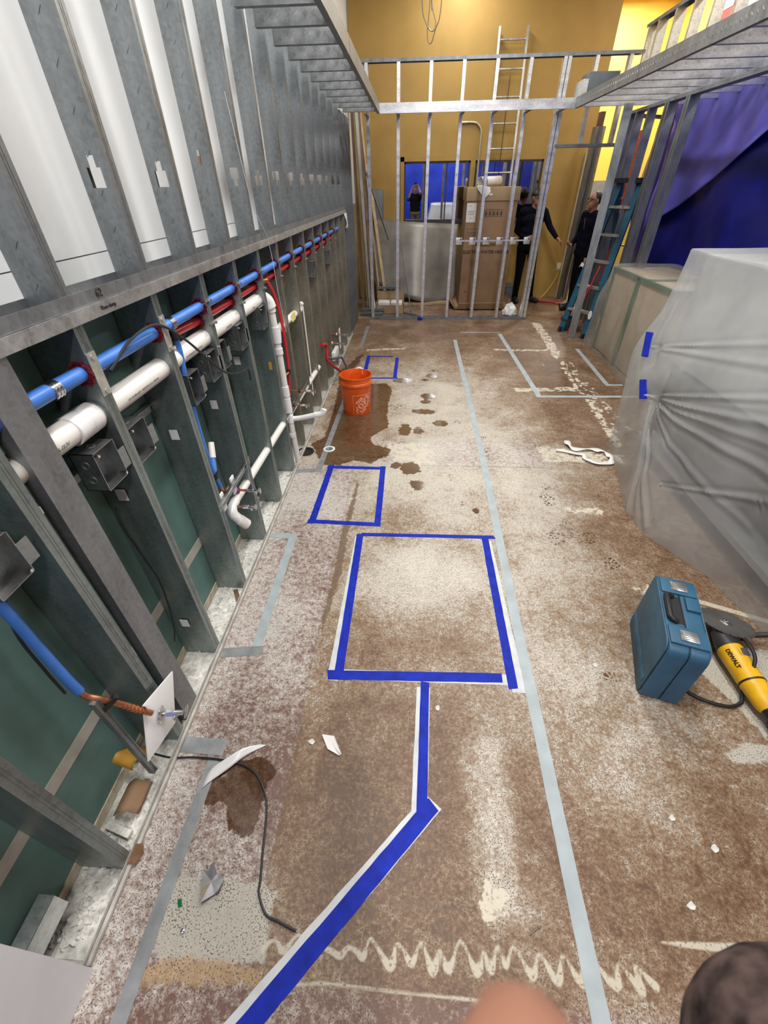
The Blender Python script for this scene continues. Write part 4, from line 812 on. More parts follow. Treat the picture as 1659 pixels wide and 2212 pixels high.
outline('tape_line', 'silver tape strip on the floor along the curb next to the drywall', (-.72,.3,0), [(D, [(-.742,-.3),(-.728,.66)], .044, .0012)])
outline('tape_patch', 'square silver tape patch where the black cable leaves the wall', (-.80,.69,0), [(D, [(-.895,.700),(-.700,.694)], .060, .0015)])
outline('tape_outline', 'grey tape bracket on the floor between the small rectangle and the drywall strip', (-.75,1.55,0), [(Gt, [(-.722,1.985),(-.712,1.12)], .048, .0011), (Gt, [(-.895,1.975),(-.70,1.965)], .044, .0014), (D, [(-.97,1.06),(-.88,1.115),(-.68,1.138)], .050, .0016)])
outline('tape_outline', 'dark grey tape strip on the wet floor in front of the bucket', (-.7,3.4,0), [(D, [(-.672,4.4),(-.703,2.74)], .046, .0013), (D, [(-.93,2.72),(-.69,2.755)], .05, .0016)])
outline('tape_outline', 'grey tape corner marking near the wrapped crates', (1.6,4.8,0), [(Gt, [(1.285,6.56),(1.335,4.25)], .055, .0011), (Gt, [(1.305,4.245),(2.34,4.268)], .048, .0014), (Gt, [(.72,6.624),(1.305,6.628)], .03, .0013)])
outline('tape_outline', 'short grey tape corner at the foot of the wrapped tan crate', (2.17,5.1,0), [(Gt, [(2.19,5.85),(2.139,4.605)], .05, .0011), (Gt, [(2.12,4.58),(2.3,4.582)], .045, .0014)])
outline('tape_line', 'dark tape strip on the far floor near the corner studs', (-.69,6.4,0), [(D, [(-.690,6.953),(-.690,5.888)], .05, .0012)])
tag(strip_mb([(.09,7.36),(.16,7.36)], .08, .034).build('tape_flag', B), 'blue tape flag stuck on the end wall floor track', 'floor tape')
# cable, scraps
cab = [(-1.0,.66),(-.898,.645),(-.808,.651),(-.704,.649),(-.618,.637),(-.549,.608),(-.495,.545),(-.471,.482),(-.454,.377),(-.441,.307),(-.436,.273),(-.401,.227),(-.361,.214),(-.300,.196)]
tag(MB().tube(smooth_path([(x,y,.0062) for x, y in cab], 6), .0037, 8).build('black_cable', 'blackc'), 'black braided cable curling out from the wall over the floor', 'cable')
def scrap(pts, name, m_, label, cat, h=.012, z=.0025):
    c = Vector((sum(p[0] for p in pts)/len(pts), sum(p[1] for p in pts)/len(pts), 0)); n = len(pts)
    b = MB(); top = [(p[0], p[1], z+h*(.2+.8*((i*7) % 3)/2)) for i, p in enumerate(pts)]
    b.add([(c.x, c.y, z+h*.5)]+top, [(0, i+1, (i+1) % n+1) for i in range(n)])
    return tag(b.build(name, m_, solid=.001), label, cat)
scrap([(-.323,.765),(-.272,.759),(-.232,.691),(-.240,.688),(-.290,.709)], 'paper_scrap', 'paper', 'diamond shaped pale scrap on the brown floor', 'scrap', .01)
scrap([(-.635,.319),(-.612,.315),(-.600,.335),(-.585,.312),(-.555,.300),(-.558,.27),(-.575,.262),(-.606,.240),(-.612,.27)], 'foil_scrap', 'foil', 'crumpled silver foil scrap by the drywall strip', 'scrap', .028)
scrap([(-.688,.245),(-.675,.247),(-.667,.230),(-.677,.226)], 'green_chip', 'green', 'small green plastic chip on the pale patch', 'chip', .004)
tag(MB().lathe([(0,0),(.006,0),(.007,.004),(.003,.007),(0,.007)], (-.641,.176,.0005), 12).build('small_washer', 'steel'), 'tiny shiny nut on the pale patch', 'nut')
tag(MB().tube([(.392,.228,.0035),(.424,.246,.0035)], .0018, 8).tube([(.424,.246,.0035),(.426,.247,.0035)], .0045, 8).build('loose_screw', 'blade'), 'loose dark screw lying above the painted squiggle', 'screw')
b = MB().grid(lambda u, v: Vector((-.735+.20*u+.01*math.sin(6*u), .572+.14*u**.7+.028*(v-.5)*(1-u)**.6*2, .004+.016*math.sin(math.pi*u)*(.4+v))), 16, 4)
tag(b.build('film_scrap', 'pvc_fit', solid=.0008), 'white plastic film sliver lying over the black cable', 'scrap')
lp = [(1.337,3.273),(1.361,3.137),(1.549,3.123),(1.614,3.015),(1.555,2.907),(1.420,2.951),(1.394,3.043),(1.210,3.111)]
pl = smooth_path([(x,y,.012) for x, y in lp], 8); b = MB(); vs_ = []
for i, p in enumerate(pl):
    d = (pl[min(i+1,len(pl)-1)]-pl[max(i-1,0)]).normalized(); s = Vector((-d.y,d.x,0)); tl = .5+.5*math.sin(i*.9)
    vs_ += [p + s*.026*(.5+.5*tl) + Vector((0,0,.004)), p - s*.026*(.5+.5*tl) + Vector((0,0,.016*(1-tl)-.004))]
b.add(vs_, [(2*i,2*i+1,2*i+3,2*i+2) for i in range(len(pl)-1)]); b.smooth = True
tag(b.build('peeled_tape', 'paper', solid=.0012), 'peeled pale tape ribbon in a loop near the wrapped machine', 'tape')
rnd = random.Random(9)
FL = ['by the grey tape line','near the tool case foot','between the tape branch and the square','beside the diamond scrap','near the stain front','by the grey streak end','near the wrapped crate','close to the painted squiggle end']
for k, (x, y) in enumerate([(.62,3.99),(.88,1.14),(.15,.9),(-.36,.735),(.95,.55),(1.05,.47),(1.6,5.2),(.9,.32)]):
    tag(MB().prism([(x+.014*math.cos(a*1.05)*rnd.uniform(.6,1.2), y+.012*math.sin(a*1.05)*rnd.uniform(.6,1.2)) for a in range(6)], .0005, .005).build('plaster_fleck', 'gypsum'), 'small white plaster fleck on the floor ' + FL[k], 'fleck', 'plaster flecks')
# floor drains
t = thing('floor_drain', 'round black drain hole at the foot of the standpipe', 'drain', (-.862,3.03,0))
MB().ring((-.862,3.03,.004), (0,0,1), .052, .070, .006, 28).build('rim', 'black', t); MB().lathe([(0,.0012),(.053,.0012)], (-.862,3.03,0), 24).build('hole', 'black', t)
t = thing('floor_drain', 'small white cleanout ring under the dark tape strip', 'drain', (-.672,3.08,0))
MB().ring((-.672,3.08,.003), (0,0,1), .032, .050, .004, 24).build('rim', 'pvc_fit', t); MB().lathe([(0,.0012),(.033,.0012)], (-.672,3.08,0), 20).build('plug', 'panel', t)
# ---- orange bucket
bx, by = -.517, 3.86
t = thing('bucket', 'orange plastic builder bucket standing in the puddle', 'bucket', (bx,by,0))
prof = [(0,.004),(.130,.004),(.132,.0),(.134,.006),(.1405,.27),(.1415,.276),(.150,.278),(.152,.284),(.152,.300),(.149,.306),(.1435,.310),(.1440,.345),(.150,.349),(.1520,.356),(.1500,.362),(.1455,.362),(.1430,.355),(.1415,.30),(.129,.012),(0,.010)]
MB().lathe(prof, (bx,by,0), 64).build('pail', 'orange', t)
for z in (.288,): MB().ring((bx,by,z), (0,0,1), .1505, .1535, .004, 48).build('rib', 'orange', t)
MB().tube([(bx+.05,by+.126,.352),(bx+.05,by+.124,.31)], .004, 8).build('handle_ear', 'orange_lite', t)
MB().tube([(bx+.06,by+.16,.30),(bx+.05,by+.17,.345),(bx+.02,by+.175,.362),(bx-.02,by+.17,.345)], .010, 10).build('handle_grip', 'pvc_fit', t)
ca = R(-72)     # facing the camera, slightly turned
def onb(u, v, off=.0012):   # u along circumference, v height
    r = .1325+(v/.27)*.0075; a = ca + u/r
    return Vector((bx+math.cos(a)*(r+off), by+math.sin(a)*(r+off), v))
def bucket_text(txt, size, cu_, cv_, ang):
    ca_, sa_ = math.cos(ang), math.sin(ang)
    def bend(p): return onb(cu_+p.x*ca_-p.y*sa_, cv_+p.x*sa_+p.y*ca_, .0010+p.z)
    return text_mb(txt, size, Matrix.Identity(4), .0003, bend, 1.08, 0.045)
for txt, sz, cu_, cv_ in (('THE', .042, -.012, .150), ('HOME', .068, .016, .113), ('DEPOT', .046, .048, .078)):
    bucket_text(txt, sz, cu_+.012, cv_, R(46)).build('lettering', 'orange_lite', t)
fr = MB()
for p0, p1 in (((-.062,.010),(-.062,.205)),((-.062,.205),(.12,.205)),((.12,.205),(.12,.010))):
    n = 10; fr.tube([onb(p0[0]+(p1[0]-p0[0])*k/n, p0[1]+(p1[1]-p0[1])*k/n, .001) for k in range(n+1)], .0014, 6)
fr.build('logo_frame', 'orange_lite', t)
# ---- blue tool case standing on its hinge edge
Tc = Matrix.Translation((1.01,1.0,0)) @ Matrix.Rotation(math.atan2(.41,.128), 4, 'Z')      # local x: length, -y: thickness (to the right), z up
LN, TH, HT = .435, .150, .345
t = thing('tool_case', 'blue plastic power tool case standing upright with silver latches', 'tool case', (1.14,1.17,0))
def prof_case(y0, y1, inset):
    b = MB(); L0, L1 = 0+inset, LN-inset; r = .045
    pts = []
    for cx, cz, a0 in ((L1-r,HT-r,0),(L0+r,HT-r,90)):
        pts += [(cx+r*math.cos(R(a0+k*15)), cz+r*math.sin(R(a0+k*15))) for k in range(7)]
    pts += [(L0,.02),(L0+.02,.0),(L1-.02,0),(L1,.02)]
    n = len(pts); vs_ = [Tc @ Vector((p[0],y0,p[1])) for p in pts]+[Tc @ Vector((p[0],y1,p[1])) for p in pts]
    return b.add(vs_, [tuple(range(n)), tuple(range(2*n-1,n-1,-1))]+[(i,n+i,n+(i+1) % n,(i+1) % n) for i in range(n)])
prof_case(-.078,-.008,0).build('shell_half', 'case', t, bevel=.006, segs=3); prof_case(-.148,-.081,0).build('shell_half', 'case', t, bevel=.006, segs=3)
prof_case(-.008,-.001,.018).build('side_panel', 'case_s', t, bevel=.004); prof_case(-.155,-.148,.018).build('side_panel', 'case_s', t, bevel=.004); prof_case(-.082,-.077,.006).build('seam', 'black', t)
for x0, x1 in ((.035,.125),(.31,.40)):      # ribs by the latches, on the top
    MB().box((x0,-.146,HT-.004),(x1,-.012,HT+.008),Tc).build('top_rib', 'case', t, bevel=.004)
for xc in (.078,.352):
    l_ = MB().box((xc-.026,-.112,HT+.007),(xc+.026,-.048,HT+.013),Tc).build('latch', 'steel', t, bevel=.002)
    for k in range(5): MB().box((xc-.018+k*.009,-.105,HT+.0128),(xc-.015+k*.009,-.056,HT+.0142),Tc).build('latch_rib', 'blade', l_)
MB().box((.225,-.146,HT-.004),(.30,-.095,HT+.012),Tc).build('top_block', 'case', t, bevel=.005)
MB().box((.145,-.075,HT-.012),(.295,-.030,HT+.001),Tc).build('handle_recess', 'black', t)
h_ = MB().tube([Tc @ Vector(p) for p in ((.15,-.050,HT+.002),(.152,-.030,HT+.012),(.16,-.022,HT+.016),(.28,-.022,HT+.016),(.288,-.030,HT+.012),(.29,-.050,HT+.002))], .0115, 12).build('handle', 'black', t)
for k in range(4): MB().box((.03,-.0008,.07+k*.008),(LN-.03,.0016,.073+k*.008),Tc).build('side_groove', 'case_s', t)
# ---- angle grinder lying behind the case
t = thing('angle_grinder', 'large yellow angle grinder with steel cutting disc lying by the case', 'grinder', (1.49,1.15,0))
A0, A1 = Vector((1.475,1.235,.075)), Vector((1.49,.70,.055)); ax = (A1-A0).normalized()
dn = Vector((.10,.28,.95)).normalized(); dc = Vector((1.535,1.345,.085))
dk_ = MB().lathe([(.011,-.0015),(.115,-.0015),(.115,.0015),(.011,.0015),(.011,-.0015)], dc, 64, dn.to_track_quat('Z','Y').to_matrix().to_4x4()).build('cutting_disc', 'blade', t)
tq = dn.to_track_quat('Z','Y').to_matrix().to_4x4(); tq.translation = dc; sg_ = MB()
for k in range(22):
    Tk = tq @ Matrix.Rotation(2*math.pi*k/22, 4, 'Z'); sg_.box((.104,-.0014,-.0019),(.117,.0014,.0019),Tk)
sg_.build('rim_slot', 'black', dk_)
MB().lathe([(0,.0),(.026,.0),(.027,.006),(.020,.010),(.012,.010),(.010,.016),(0,.016)], dc, 24, dn.to_track_quat('Z','Y').to_matrix().to_4x4()).build('arbor_nut', 'steel', dk_)
MB().tube([dc-dn*.05, dc-dn*.01], [.040,.028], 18).build('gear_head', 'panel', t)
MB().tube([A0+ax*-.06, A0, A0+ax*.03], [.030,.046,.050], 20).build('gear_case', 'machine_d', t)
MB().tube([A0+ax*.02, A0+ax*.04, A0+ax*.20, A0+ax*.22], [.046,.052,.050,.045], 22).build('motor_housing', 'yel_tool', t)
MB().tube([A0+ax*.19, A0+ax*.197], [.0525,.0525], 22).build('band', 'black', t)
MB().tube([A0+ax*.20, A0+ax*.22, A0+ax*.29, A0+ax*.31], [.046,.048,.042,.034], 20).build('rear_housing', 'yel_tool', t)
MB().tube([A0+ax*.28, A0+ax*.34, A0+ax*.48, A0+ax*.52], [.034,.029,.030,.026], 18).build('rear_grip', 'black', t)
MB().tube([A0+ax*.36+Vector((0,0,.022)), A0+ax*.45+Vector((0,0,.022))], .012, 12).build('trigger', 'yel_tool', t)
MB().tube([dc+Vector((.06,-.05,-.03)), dc+Vector((.16,-.06,.0)), dc+Vector((.20,-.06,.01))], [.012,.013,.024], 14).build('side_handle', 'black', t)
MB().box((-.018,-.020,.0),(.018,.020,.003), frame(A0+ax*.075+Vector((.012,0,.048)), ax, (1,0,0))).build('rating_label', 'blade', t)
Tt = frame(A0+ax*.10+Vector((-.040,0,.034)), ax, (.62,0,.78)); text_mb('DEWALT', .022, Tt, .001, bold=.03).build('lettering', 'ink', t)
tag(MB().tube(smooth_path([(1.22,1.06,.010),(1.235,1.02,.010),(1.29,.985,.010),(1.37,.965,.010),(1.43,.985,.012),(1.455,1.03,.03),(1.50,1.11,.135),(1.515,1.20,.14),(1.54,1.24,.10)],8), .0075, 10).build('grinder_cord', 'black'), 'thick black cord looping from under the case over the grinder', 'cord')

# ================================================================== WRAPPED MACHINES
def rdist(poly, c, ang):
    d = Vector((math.cos(ang), math.sin(ang))); best = 0
    for i in range(len(poly)):
        a = Vector(poly[i])-Vector(c); b = Vector(poly[(i+1) % len(poly)])-Vector(c); e = b-a
        den = d.x*e.y-d.y*e.x
        if abs(den) < 1e-9: continue
        tt = (a.x*e.y-a.y*e.x)/den; uu = (a.x*d.y-a.y*d.x)/den
        if tt > 0 and -1e-6 <= uu <= 1+1e-6: best = max(best, tt)
    return best
def ridge(p): return 1-abs(mnoise.noise(p))*2
def drape(name, m_, parent, c, top, mid, base, ztop, folds=0.03, nu=220, nv=64, seed=0, pinch=(), creases=()):
    NA = nu*3//4      # most samples face the open floor
    ANG = [R(108)+R(150)*k/NA for k in range(NA)] + [R(258)+R(210)*k/(nu-NA) for k in range(nu-NA)]
    rt = [rdist(top, c, a) for a in ANG]; rm = [rdist(mid, c, a) for a in ANG]; rb = [rdist(base, c, a) for a in ANG]
    def sm(a):
        for _ in range(3): a = [(a[k-1]+2*a[k]+a[(k+1) % nu])/4 for k in range(nu)]
        return a
    rt, rm, rb = sm(rt), sm(rm), sm(rb)
    def fn(u, v):
        k = int(round(u*nu)) % nu; a = ANG[k]; d = Vector((math.cos(a), math.sin(a), 0))
        if v < .18:         # over the top
            s = (v/.18); r = rt[k]*s; z = ztop + .012*mnoise.noise(Vector((d.x*r*3, d.y*r*3, seed))) - .02*s**8
        else:
            s = (v-.18)/.82; z = ztop*(1-s)-.02*(1-s)
            if s < .5: w_ = s/.5; w_ = w_*w_*(3-2*w_); r = rt[k]*(1-w_)+rm[k]*w_
            else: w_ = (s-.5)/.5; w_ = w_*w_*(3-2*w_); r = rm[k]*(1-w_)+rb[k]*w_
            a = a % (2*math.pi); r += folds*(.9*mnoise.noise(Vector((d.x*1.6+z*.8, d.y*2.2-z*1.0, z*1.2+seed))) + .35*mnoise.noise(Vector((d.x*4+z*2, d.y*5, z*2.5+seed+9))))*min(1, s*3)
            X0, Y0 = c[0]+d.x*r, c[1]+d.y*r
            for (q0, q1, wd_, am_) in creases:
                ab = q1-q0; ap = Vector((X0, Y0, z))-q0; tt = min(1, max(0, ap.dot(ab)/ab.length_squared)); dd = (ap-ab*tt); dd = math.hypot(dd.y, dd.z) if abs(d.x) > .7 else dd.length
                wv = wd_*.9*(.5+1.2*tt); am_ = am_*.55; r += am_*math.exp(-(dd/wv)**2)*(1-.55*tt) - .5*am_*math.exp(-((dd-2.2*wv)/wv)**2)*(1-.55*tt)
        x, y = c[0]+d.x*r, c[1]+d.y*r
        for (px, py, pz, pr, amt) in pinch:
            dd = math.dist((x,y,z), (px,py,pz))
            if dd < pr: g = (1-dd/pr)**2*amt; x -= d.x*g; y -= d.y*g
        return Vector((x, y, max(z, .002)))
    return MB().grid(fn, nu, nv, closed=True).build(name, m_, parent)
C1 = (2.25,2.25)
V3 = lambda *p: Vector(p)
CR1 = [(V3(1.58,2.80,.62), V3(1.70,1.25,z1), w_, a_) for z1, w_, a_ in ((1.22,.012,.016),(1.02,.014,.020),(.88,.012,.014),(.70,.016,.022),(.30,.014,.014))]
CR1 += [(V3(1.62,3.05,.86), V3(1.74,1.5,z1), w_, a_) for z1, w_, a_ in ((1.34,.012,.014),(1.18,.014,.016))]
CR1 += [(V3(1.76,3.2,1.40), V3(1.62,3.0,.80), .014, .03), (V3(1.55,2.75,.60), V3(1.48,2.3,.0), .016, .03), (V3(1.55,2.65,.50), V3(1.50,2.1,.05), .014, .02), (V3(1.62,1.7,.55), V3(1.72,1.2,.1), .016, .02), (V3(1.60,2.2,.30), V3(1.74,1.3,.75), .014, .02)]
CR2 = [(V3(2.38,5.95,.95), V3(2.33,4.5,z1), .012, .012) for z1 in (.75,.5,.25)] + [(V3(2.40,4.45,.97), V3(2.32,5.6,z1), .012, .014) for z1 in (.1,.35)]
t = thing('wrapped_machine', 'tall machine shrouded in cloudy plastic sheeting beside the tool case', 'machine', (2.25,2.25,0))
drape('plastic_cover', FILM, t, C1, [(1.76,1.05),(2.80,1.05),(2.80,3.26),(1.76,3.26)], [(1.66,1.0),(2.88,.98),(2.88,3.36),(1.64,3.32),(1.56,2.9),(1.57,2.3),(1.66,1.8)],
      [(1.74,.90),(2.95,.85),(2.95,3.5),(1.95,3.5),(1.68,3.25),(1.58,2.75),(1.47,2.35),(1.48,2.07),(1.70,1.73),(1.76,1.35)], 1.425, .035, nu=440, nv=190, seed=3, creases=CR1, pinch=((1.62,2.95,.80,.22,.07),(1.60,2.7,.62,.2,.06)))
MB().box((1.84,1.15,.74),(2.72,3.18,1.385)).build('cabinet', 'machine', t, bevel=.01)
MB().box((1.79,2.1,.30),(2.6,3.0,.72)).build('motor_bay', 'machine_d', t, bevel=.03); MB().box((1.84,1.2,.56),(2.4,1.75,.73)).build('chute', 'machine_d', t, bevel=.04)
for x in (1.88,2.66):
    for y in (1.2,3.12): MB().box((x-.025,y-.025,.0),(x+.025,y+.025,.75)).build('leg', 'machine', t)
MB().box((1.84,1.15,.12),(2.72,3.18,.16)).build('shelf', 'machine', t)
for i, (p0, p1) in enumerate((((1.632,3.13,.93),(1.605,3.03,.80)), ((1.560,2.86,.70),(1.560,2.78,.60)))):
    tag(MB().bar(p0, p1, .012, .045, (1,0,0)).build('blue_tape_piece', B), ['upper blue tape piece closing the cloudy plastic shroud','lower blue tape piece closing the cloudy plastic shroud'][i], 'tape')
t = thing('wrapped_crate', 'low tan crate with green taped edges under clear plastic', 'crate', (2.75,5.2,0))
drape('plastic_cover', FILM2, t, (2.75,5.2), [(2.40,4.42),(3.08,4.42),(3.08,5.98),(2.40,5.98)], [(2.36,4.34),(3.13,4.34),(3.13,6.05),(2.36,6.05)], [(2.30,4.20),(3.2,4.2),(3.2,6.15),(2.34,6.15),(2.36,5.5),(2.30,4.9)], .985, .05, nu=300, nv=90, seed=8)
MB().box((2.43,4.46,.01),(3.05,5.94,.93)).build('box', 'tan_box', t, bevel=.006)
for a, b in (((2.415,4.45,.90),(2.445,5.95,.938)), ((2.415,5.19,.0),(2.435,5.27,.93)), ((2.415,4.45,.0),(2.445,4.485,.93)), ((2.43,4.45,.90),(3.06,4.48,.938)), ((2.43,5.0,.928),(3.05,5.08,.938)), ((2.415,5.90,.0),(2.445,5.95,.93))): MB().box(a, b).build('green_tape', 'green_edge', t)
# ---- tarpaulins
def tarp_mb(y0, y1, z0, z1, x, amp, seed):
    def fn(u, v):
        y = y0+(y1-y0)*u; z = z0+(z1-z0)*v
        return Vector((x + amp*math.sin(y*3.1+1.2*math.sin(z*2+seed)+seed) + amp*.6*mnoise.noise(Vector((y*1.3, z*1.3, seed))) + .012*ridge(Vector((y*2.5+z*2, z*2-y, seed)))**3, y, z))
    return MB().grid(fn, 90, 40)
tag(tarp_mb(0.2,8.05,0.01,2.9,3.30,.05,1).build('blue_tarpaulin', 'tarp', solid=.002), 'dark blue tarpaulin hung across the opening behind the wrapped machines', 'tarpaulin')
def fold_fn(u, v):
    y = 1.5+5.75*u; zt = 2.50; zb = 2.62-(7.35-y)*0 - (.0 + 1.45*(max(0, (y-4.2))/3.1)); zb = min(zb, 2.42)
    z = zb+(zt-zb)*v
    return Vector((3.205 + .035*math.sin(y*3.1+1) + .03*mnoise.noise(Vector((y*1.5,z*1.5,4))) + .015*ridge(Vector((y*3+z*2,z*2,2)))**3, y, z))
tag(MB().grid(fold_fn, 80, 24).build('violet_sheet', 'sheet_violet', solid=.002), 'pale violet sheet over the top of the dark blue tarpaulin, lower edge slanting', 'tarpaulin')  # paler sheet in front of the tarpaulin, reaching lower toward the far end
def back_fn(u, v): 
    x = -1.0+5.5*u; z = .02+3.0*v; return Vector((x, -3.12+.03*math.sin(x*4)+.02*mnoise.noise(Vector((x*2,z*2,3))), z))
tag(MB().grid(back_fn, 60, 30).build('blue_tarpaulin', mat('royal_tarp', (0.02,0.05,0.55), .35, var=.3, scale=2, bump=.4, bscale=6), solid=.002), 'royal blue tarpaulin hung at the mouth of the room, seen in the window', 'tarpaulin')
t = thing('wrapped_pallet', 'plastic wrapped pallet behind the photographer, seen in the window', 'pallet', (1.3,-2.2,0))
drape('plastic_cover', film('polythene_film_white', (.9,.92,.95), .1), t, (1.3,-2.2), [(.6,-2.7),(2.1,-2.7),(2.1,-1.7),(.6,-1.7)], [(.5,-2.8),(2.2,-2.8),(2.2,-1.6),(.5,-1.6)], [(.4,-2.9),(2.3,-2.9),(2.3,-1.5),(.4,-1.5)], 1.15, .05, nu=120, nv=30, seed=12)
MB().box((.66,-2.65,.01),(2.04,-1.75,1.10)).build('load', 'machine', t)

# ================================================================== BEYOND THE END WALL
# water heater carton
t = thing('water_heater_carton', 'tall brown water heater carton behind the end wall studs', 'carton', (1.19,8.40,0))
hx0, hx1, hy0, hy1 = .80, 1.575, 8.12, 8.70
MB().box((hx0,hy0,.06),(hx1,hy1,1.66)).build('box', 'card', t, bevel=.006)
MB().box((hx0-.015,hy0-.015,1.53),(hx1+.02,hy1+.015,1.70)).build('lid', 'card_l', t, bevel=.006)
MB().box((hx0-.07,hy0-.10,.02),(hx1+.06,hy1+.06,.06)).build('base_tray', 'card', t)
for k, (a, b, c, d) in enumerate((((hx0-.07,hy0-.10,.03),(hx0-.07,hy1,.03),(hx0-.16,hy1,.16),(hx0-.18,hy0-.02,.18)), ((hx0-.03,hy0-.10,.04),(hx1,hy0-.10,.04),(hx1-.02,hy0-.16,.13),(hx0,hy0-.15,.12)), ((hx1+.05,hy0-.1,.03),(hx1+.05,hy1,.03),(hx1+.14,hy1,.12),(hx1+.12,hy0,.15)))):
    MB().add([a,b,c,d], [(0,1,2,3)]).build('base_flap', 'card_l', t, solid=.006)
Tx = frame((0,hy0-.002,0), (1,0,0), (0,0,1))
def on_box(txt, size, x, z): T = frame((x,hy0-.0015,z), (1,0,0), (0,0,1)); return text_mb(txt, size, T, .0006, bold=.022)
on_box('85 GALLON', .062, 1.155, .955).build('lettering', 'ink', t); on_box('ELECTRIC WATER HEATER', .062, 1.175, .855).build('lettering', 'ink', t)
on_box('8F2', .03, .90, .27).build('lettering', 'ink', t)
ic = MB()
for k in range(6):
    x = 1.03+k*.058
    for a, b in (((x,hy0-.0012,1.42),(x+.048,hy0-.0004,1.424)), ((x,hy0-.0012,1.33),(x+.048,hy0-.0004,1.334)), ((x,hy0-.0012,1.33),(x+.003,hy0-.0004,1.424)), ((x+.045,hy0-.0012,1.33),(x+.048,hy0-.0004,1.424)), ((x+.014,hy0-.0012,1.345),(x+.034,hy0-.0004,1.385)), ((x+.019,hy0-.0012,1.385),(x+.029,hy0-.0004,1.41))): ic.box(a, b)
ic.build('handling_symbols', 'ink', t)
pp = MB().box((.805,hy0-.004,1.26),(.955,hy0-.001,1.505)).build('packing_slip', 'paper', t)
for z, x0, x1 in ((1.47,.835,.875),(1.40,.83,.93),(1.38,.83,.92),(1.36,.83,.925),(1.31,.86,.89)): MB().box((x0,hy0-.005,z),(x1,hy0-.0038,z+.006)).build('printed_line', 'mid_grey', pp)
MB().box((1.115,hy0-.018,1.60),(1.175,hy0-.0145,1.622)).build('lid_label', 'paper', t)
ib = MB()
for a, b in (((.83,1.05),(1.06,1.055)),((.83,1.17),(1.06,1.175)),((.83,1.05),(.835,1.175)),((1.055,1.05),(1.06,1.175)),((.85,1.09),(1.0,1.10)),((.85,1.12),(1.03,1.13))): ib.box((a[0],hy0-.0012,a[1]),(b[0],hy0-.0004,b[1]))
ib.build('printed_panel', 'wood_d', t)
# paper roll on the carton
t = thing('paper_roll', 'rolled white plans lying on the water heater carton', 'paper roll', (1.15,8.25,1.70))
MB().tube([(.97,8.14,1.765),(1.30,8.40,1.775)], .058, 24, cap=False).build('roll', 'paper', t, solid=.003)
MB().tube([(.99,8.155,1.765),(1.29,8.39,1.775)], .035, 18, cap=False).build('inner_turn', 'paper', t, solid=.002)
MB().ring((1.04,8.195,1.767), (.33,.26,.01), .059, .062, .02, 24).build('rubber_band', 'blackc', t)
MB().grid(lambda u, v: Vector((.92+.20*u+.02*v, 8.098-.012*v, 1.712-.17*v*(1-abs(u-.55)*1.4)+.01*math.sin(5*u))), 10, 8).build('loose_sheet', 'paper', t, solid=.001)
# crumpled film at the carton foot
b = MB()
def cr_fn(u, v): a = u*2*math.pi; ph = v*math.pi/2; r = .10+.03*mnoise.noise(Vector((math.cos(a)*3,math.sin(a)*3,v*4))); return Vector((1.62+math.cos(a)*math.cos(ph)*r*1.1, 7.70+math.sin(a)*math.cos(ph)*r, .012+math.sin(ph)*r*1.5+.02*mnoise.noise(Vector((a*2,v*5,1)))))
tag(MB().grid(cr_fn, 28, 12, closed=True).build('crumpled_packing', 'pvc_fit'), 'crumpled white packing film at the foot of the carton', 'packing')
# bent grey sheet leaning on the yellow wall
def sh_fn(u, v):
    x = -.73+1.50*u; top = 1.27-.09*u; z0 = .34*(1-u)**2+.01; z = z0+(top-z0)*v
    return Vector((x, 8.62+.42*v-.22*math.sin(math.pi*u*1.0)*(1-v*.5)+.03*math.sin(u*9), z))
tag(MB().grid(sh_fn, 40, 14).build('grey_sheet', 'sheet', solid=.006), 'large bowed grey sheet leaning under the window', 'sheet')
tag(MB().bar((-.35,8.35,.025),(.75,8.52,.025),.12,.04).build('floor_board', 'wood'), 'pale board lying under the bowed grey sheet', 'board')
tag(MB().bar((-.28,7.85,.03),(.06,7.60,.018),.03,.02).bar((-.20,8.20,.9),(-.02,7.72,.02),.014,.014).build('thin_rod', 'panel'), 'thin dark rod leaning behind the end wall', 'rod')
pb = thing('electric_panel', 'grey electrical panel box on the yellow wall', 'panel', (-.71,9.11,1.24)); MB().box((-.865,9.07,1.24),(-.56,9.15,1.68)).build('cabinet', 'panel', pb, bevel=.004); MB().box((-.855,9.062,1.25),(-.57,9.07,1.67)).build('door', 'mid_grey', pb, bevel=.003)
# conduit, hanging wires
t = thing('conduit', 'bent steel conduit running up the yellow wall past the window', 'conduit', (1.0,9.08,1.7))
MB().tube(smooth_path([(1.03,9.134,1.62),(1.03,9.134,2.3),(1.02,9.134,2.42),(.96,9.134,2.49),(.88,9.134,2.51),(.70,9.134,2.51)],8), .016, 12).build('tube', galv('conduit_steel', (.55,.52,.36), .4, .6), t)
wr = thing('hanging_wires', 'loops of bare wire hanging from the ceiling', 'wires', (.13,8.0,3.2))
for k, pts in enumerate(([(0.03,8,4.29),(.02,8,3.55),(.08,8,3.35),(.16,8,3.28),(.20,8,3.35),(.13,8,3.6),(.13,8,4.29)], [(.27,8.02,4.29),(.26,8.02,3.5),(.20,8.02,3.3),(.15,8.02,3.18),(.10,8.02,3.25),(.12,8.02,3.6),(.10,8.02,4.29)], [(.15,7.98,4.29),(.14,7.98,3.6),(.145,7.98,3.45)])):
    MB().tube(smooth_path(pts,6), .006, 6).build('wire', 'sheet', wr)
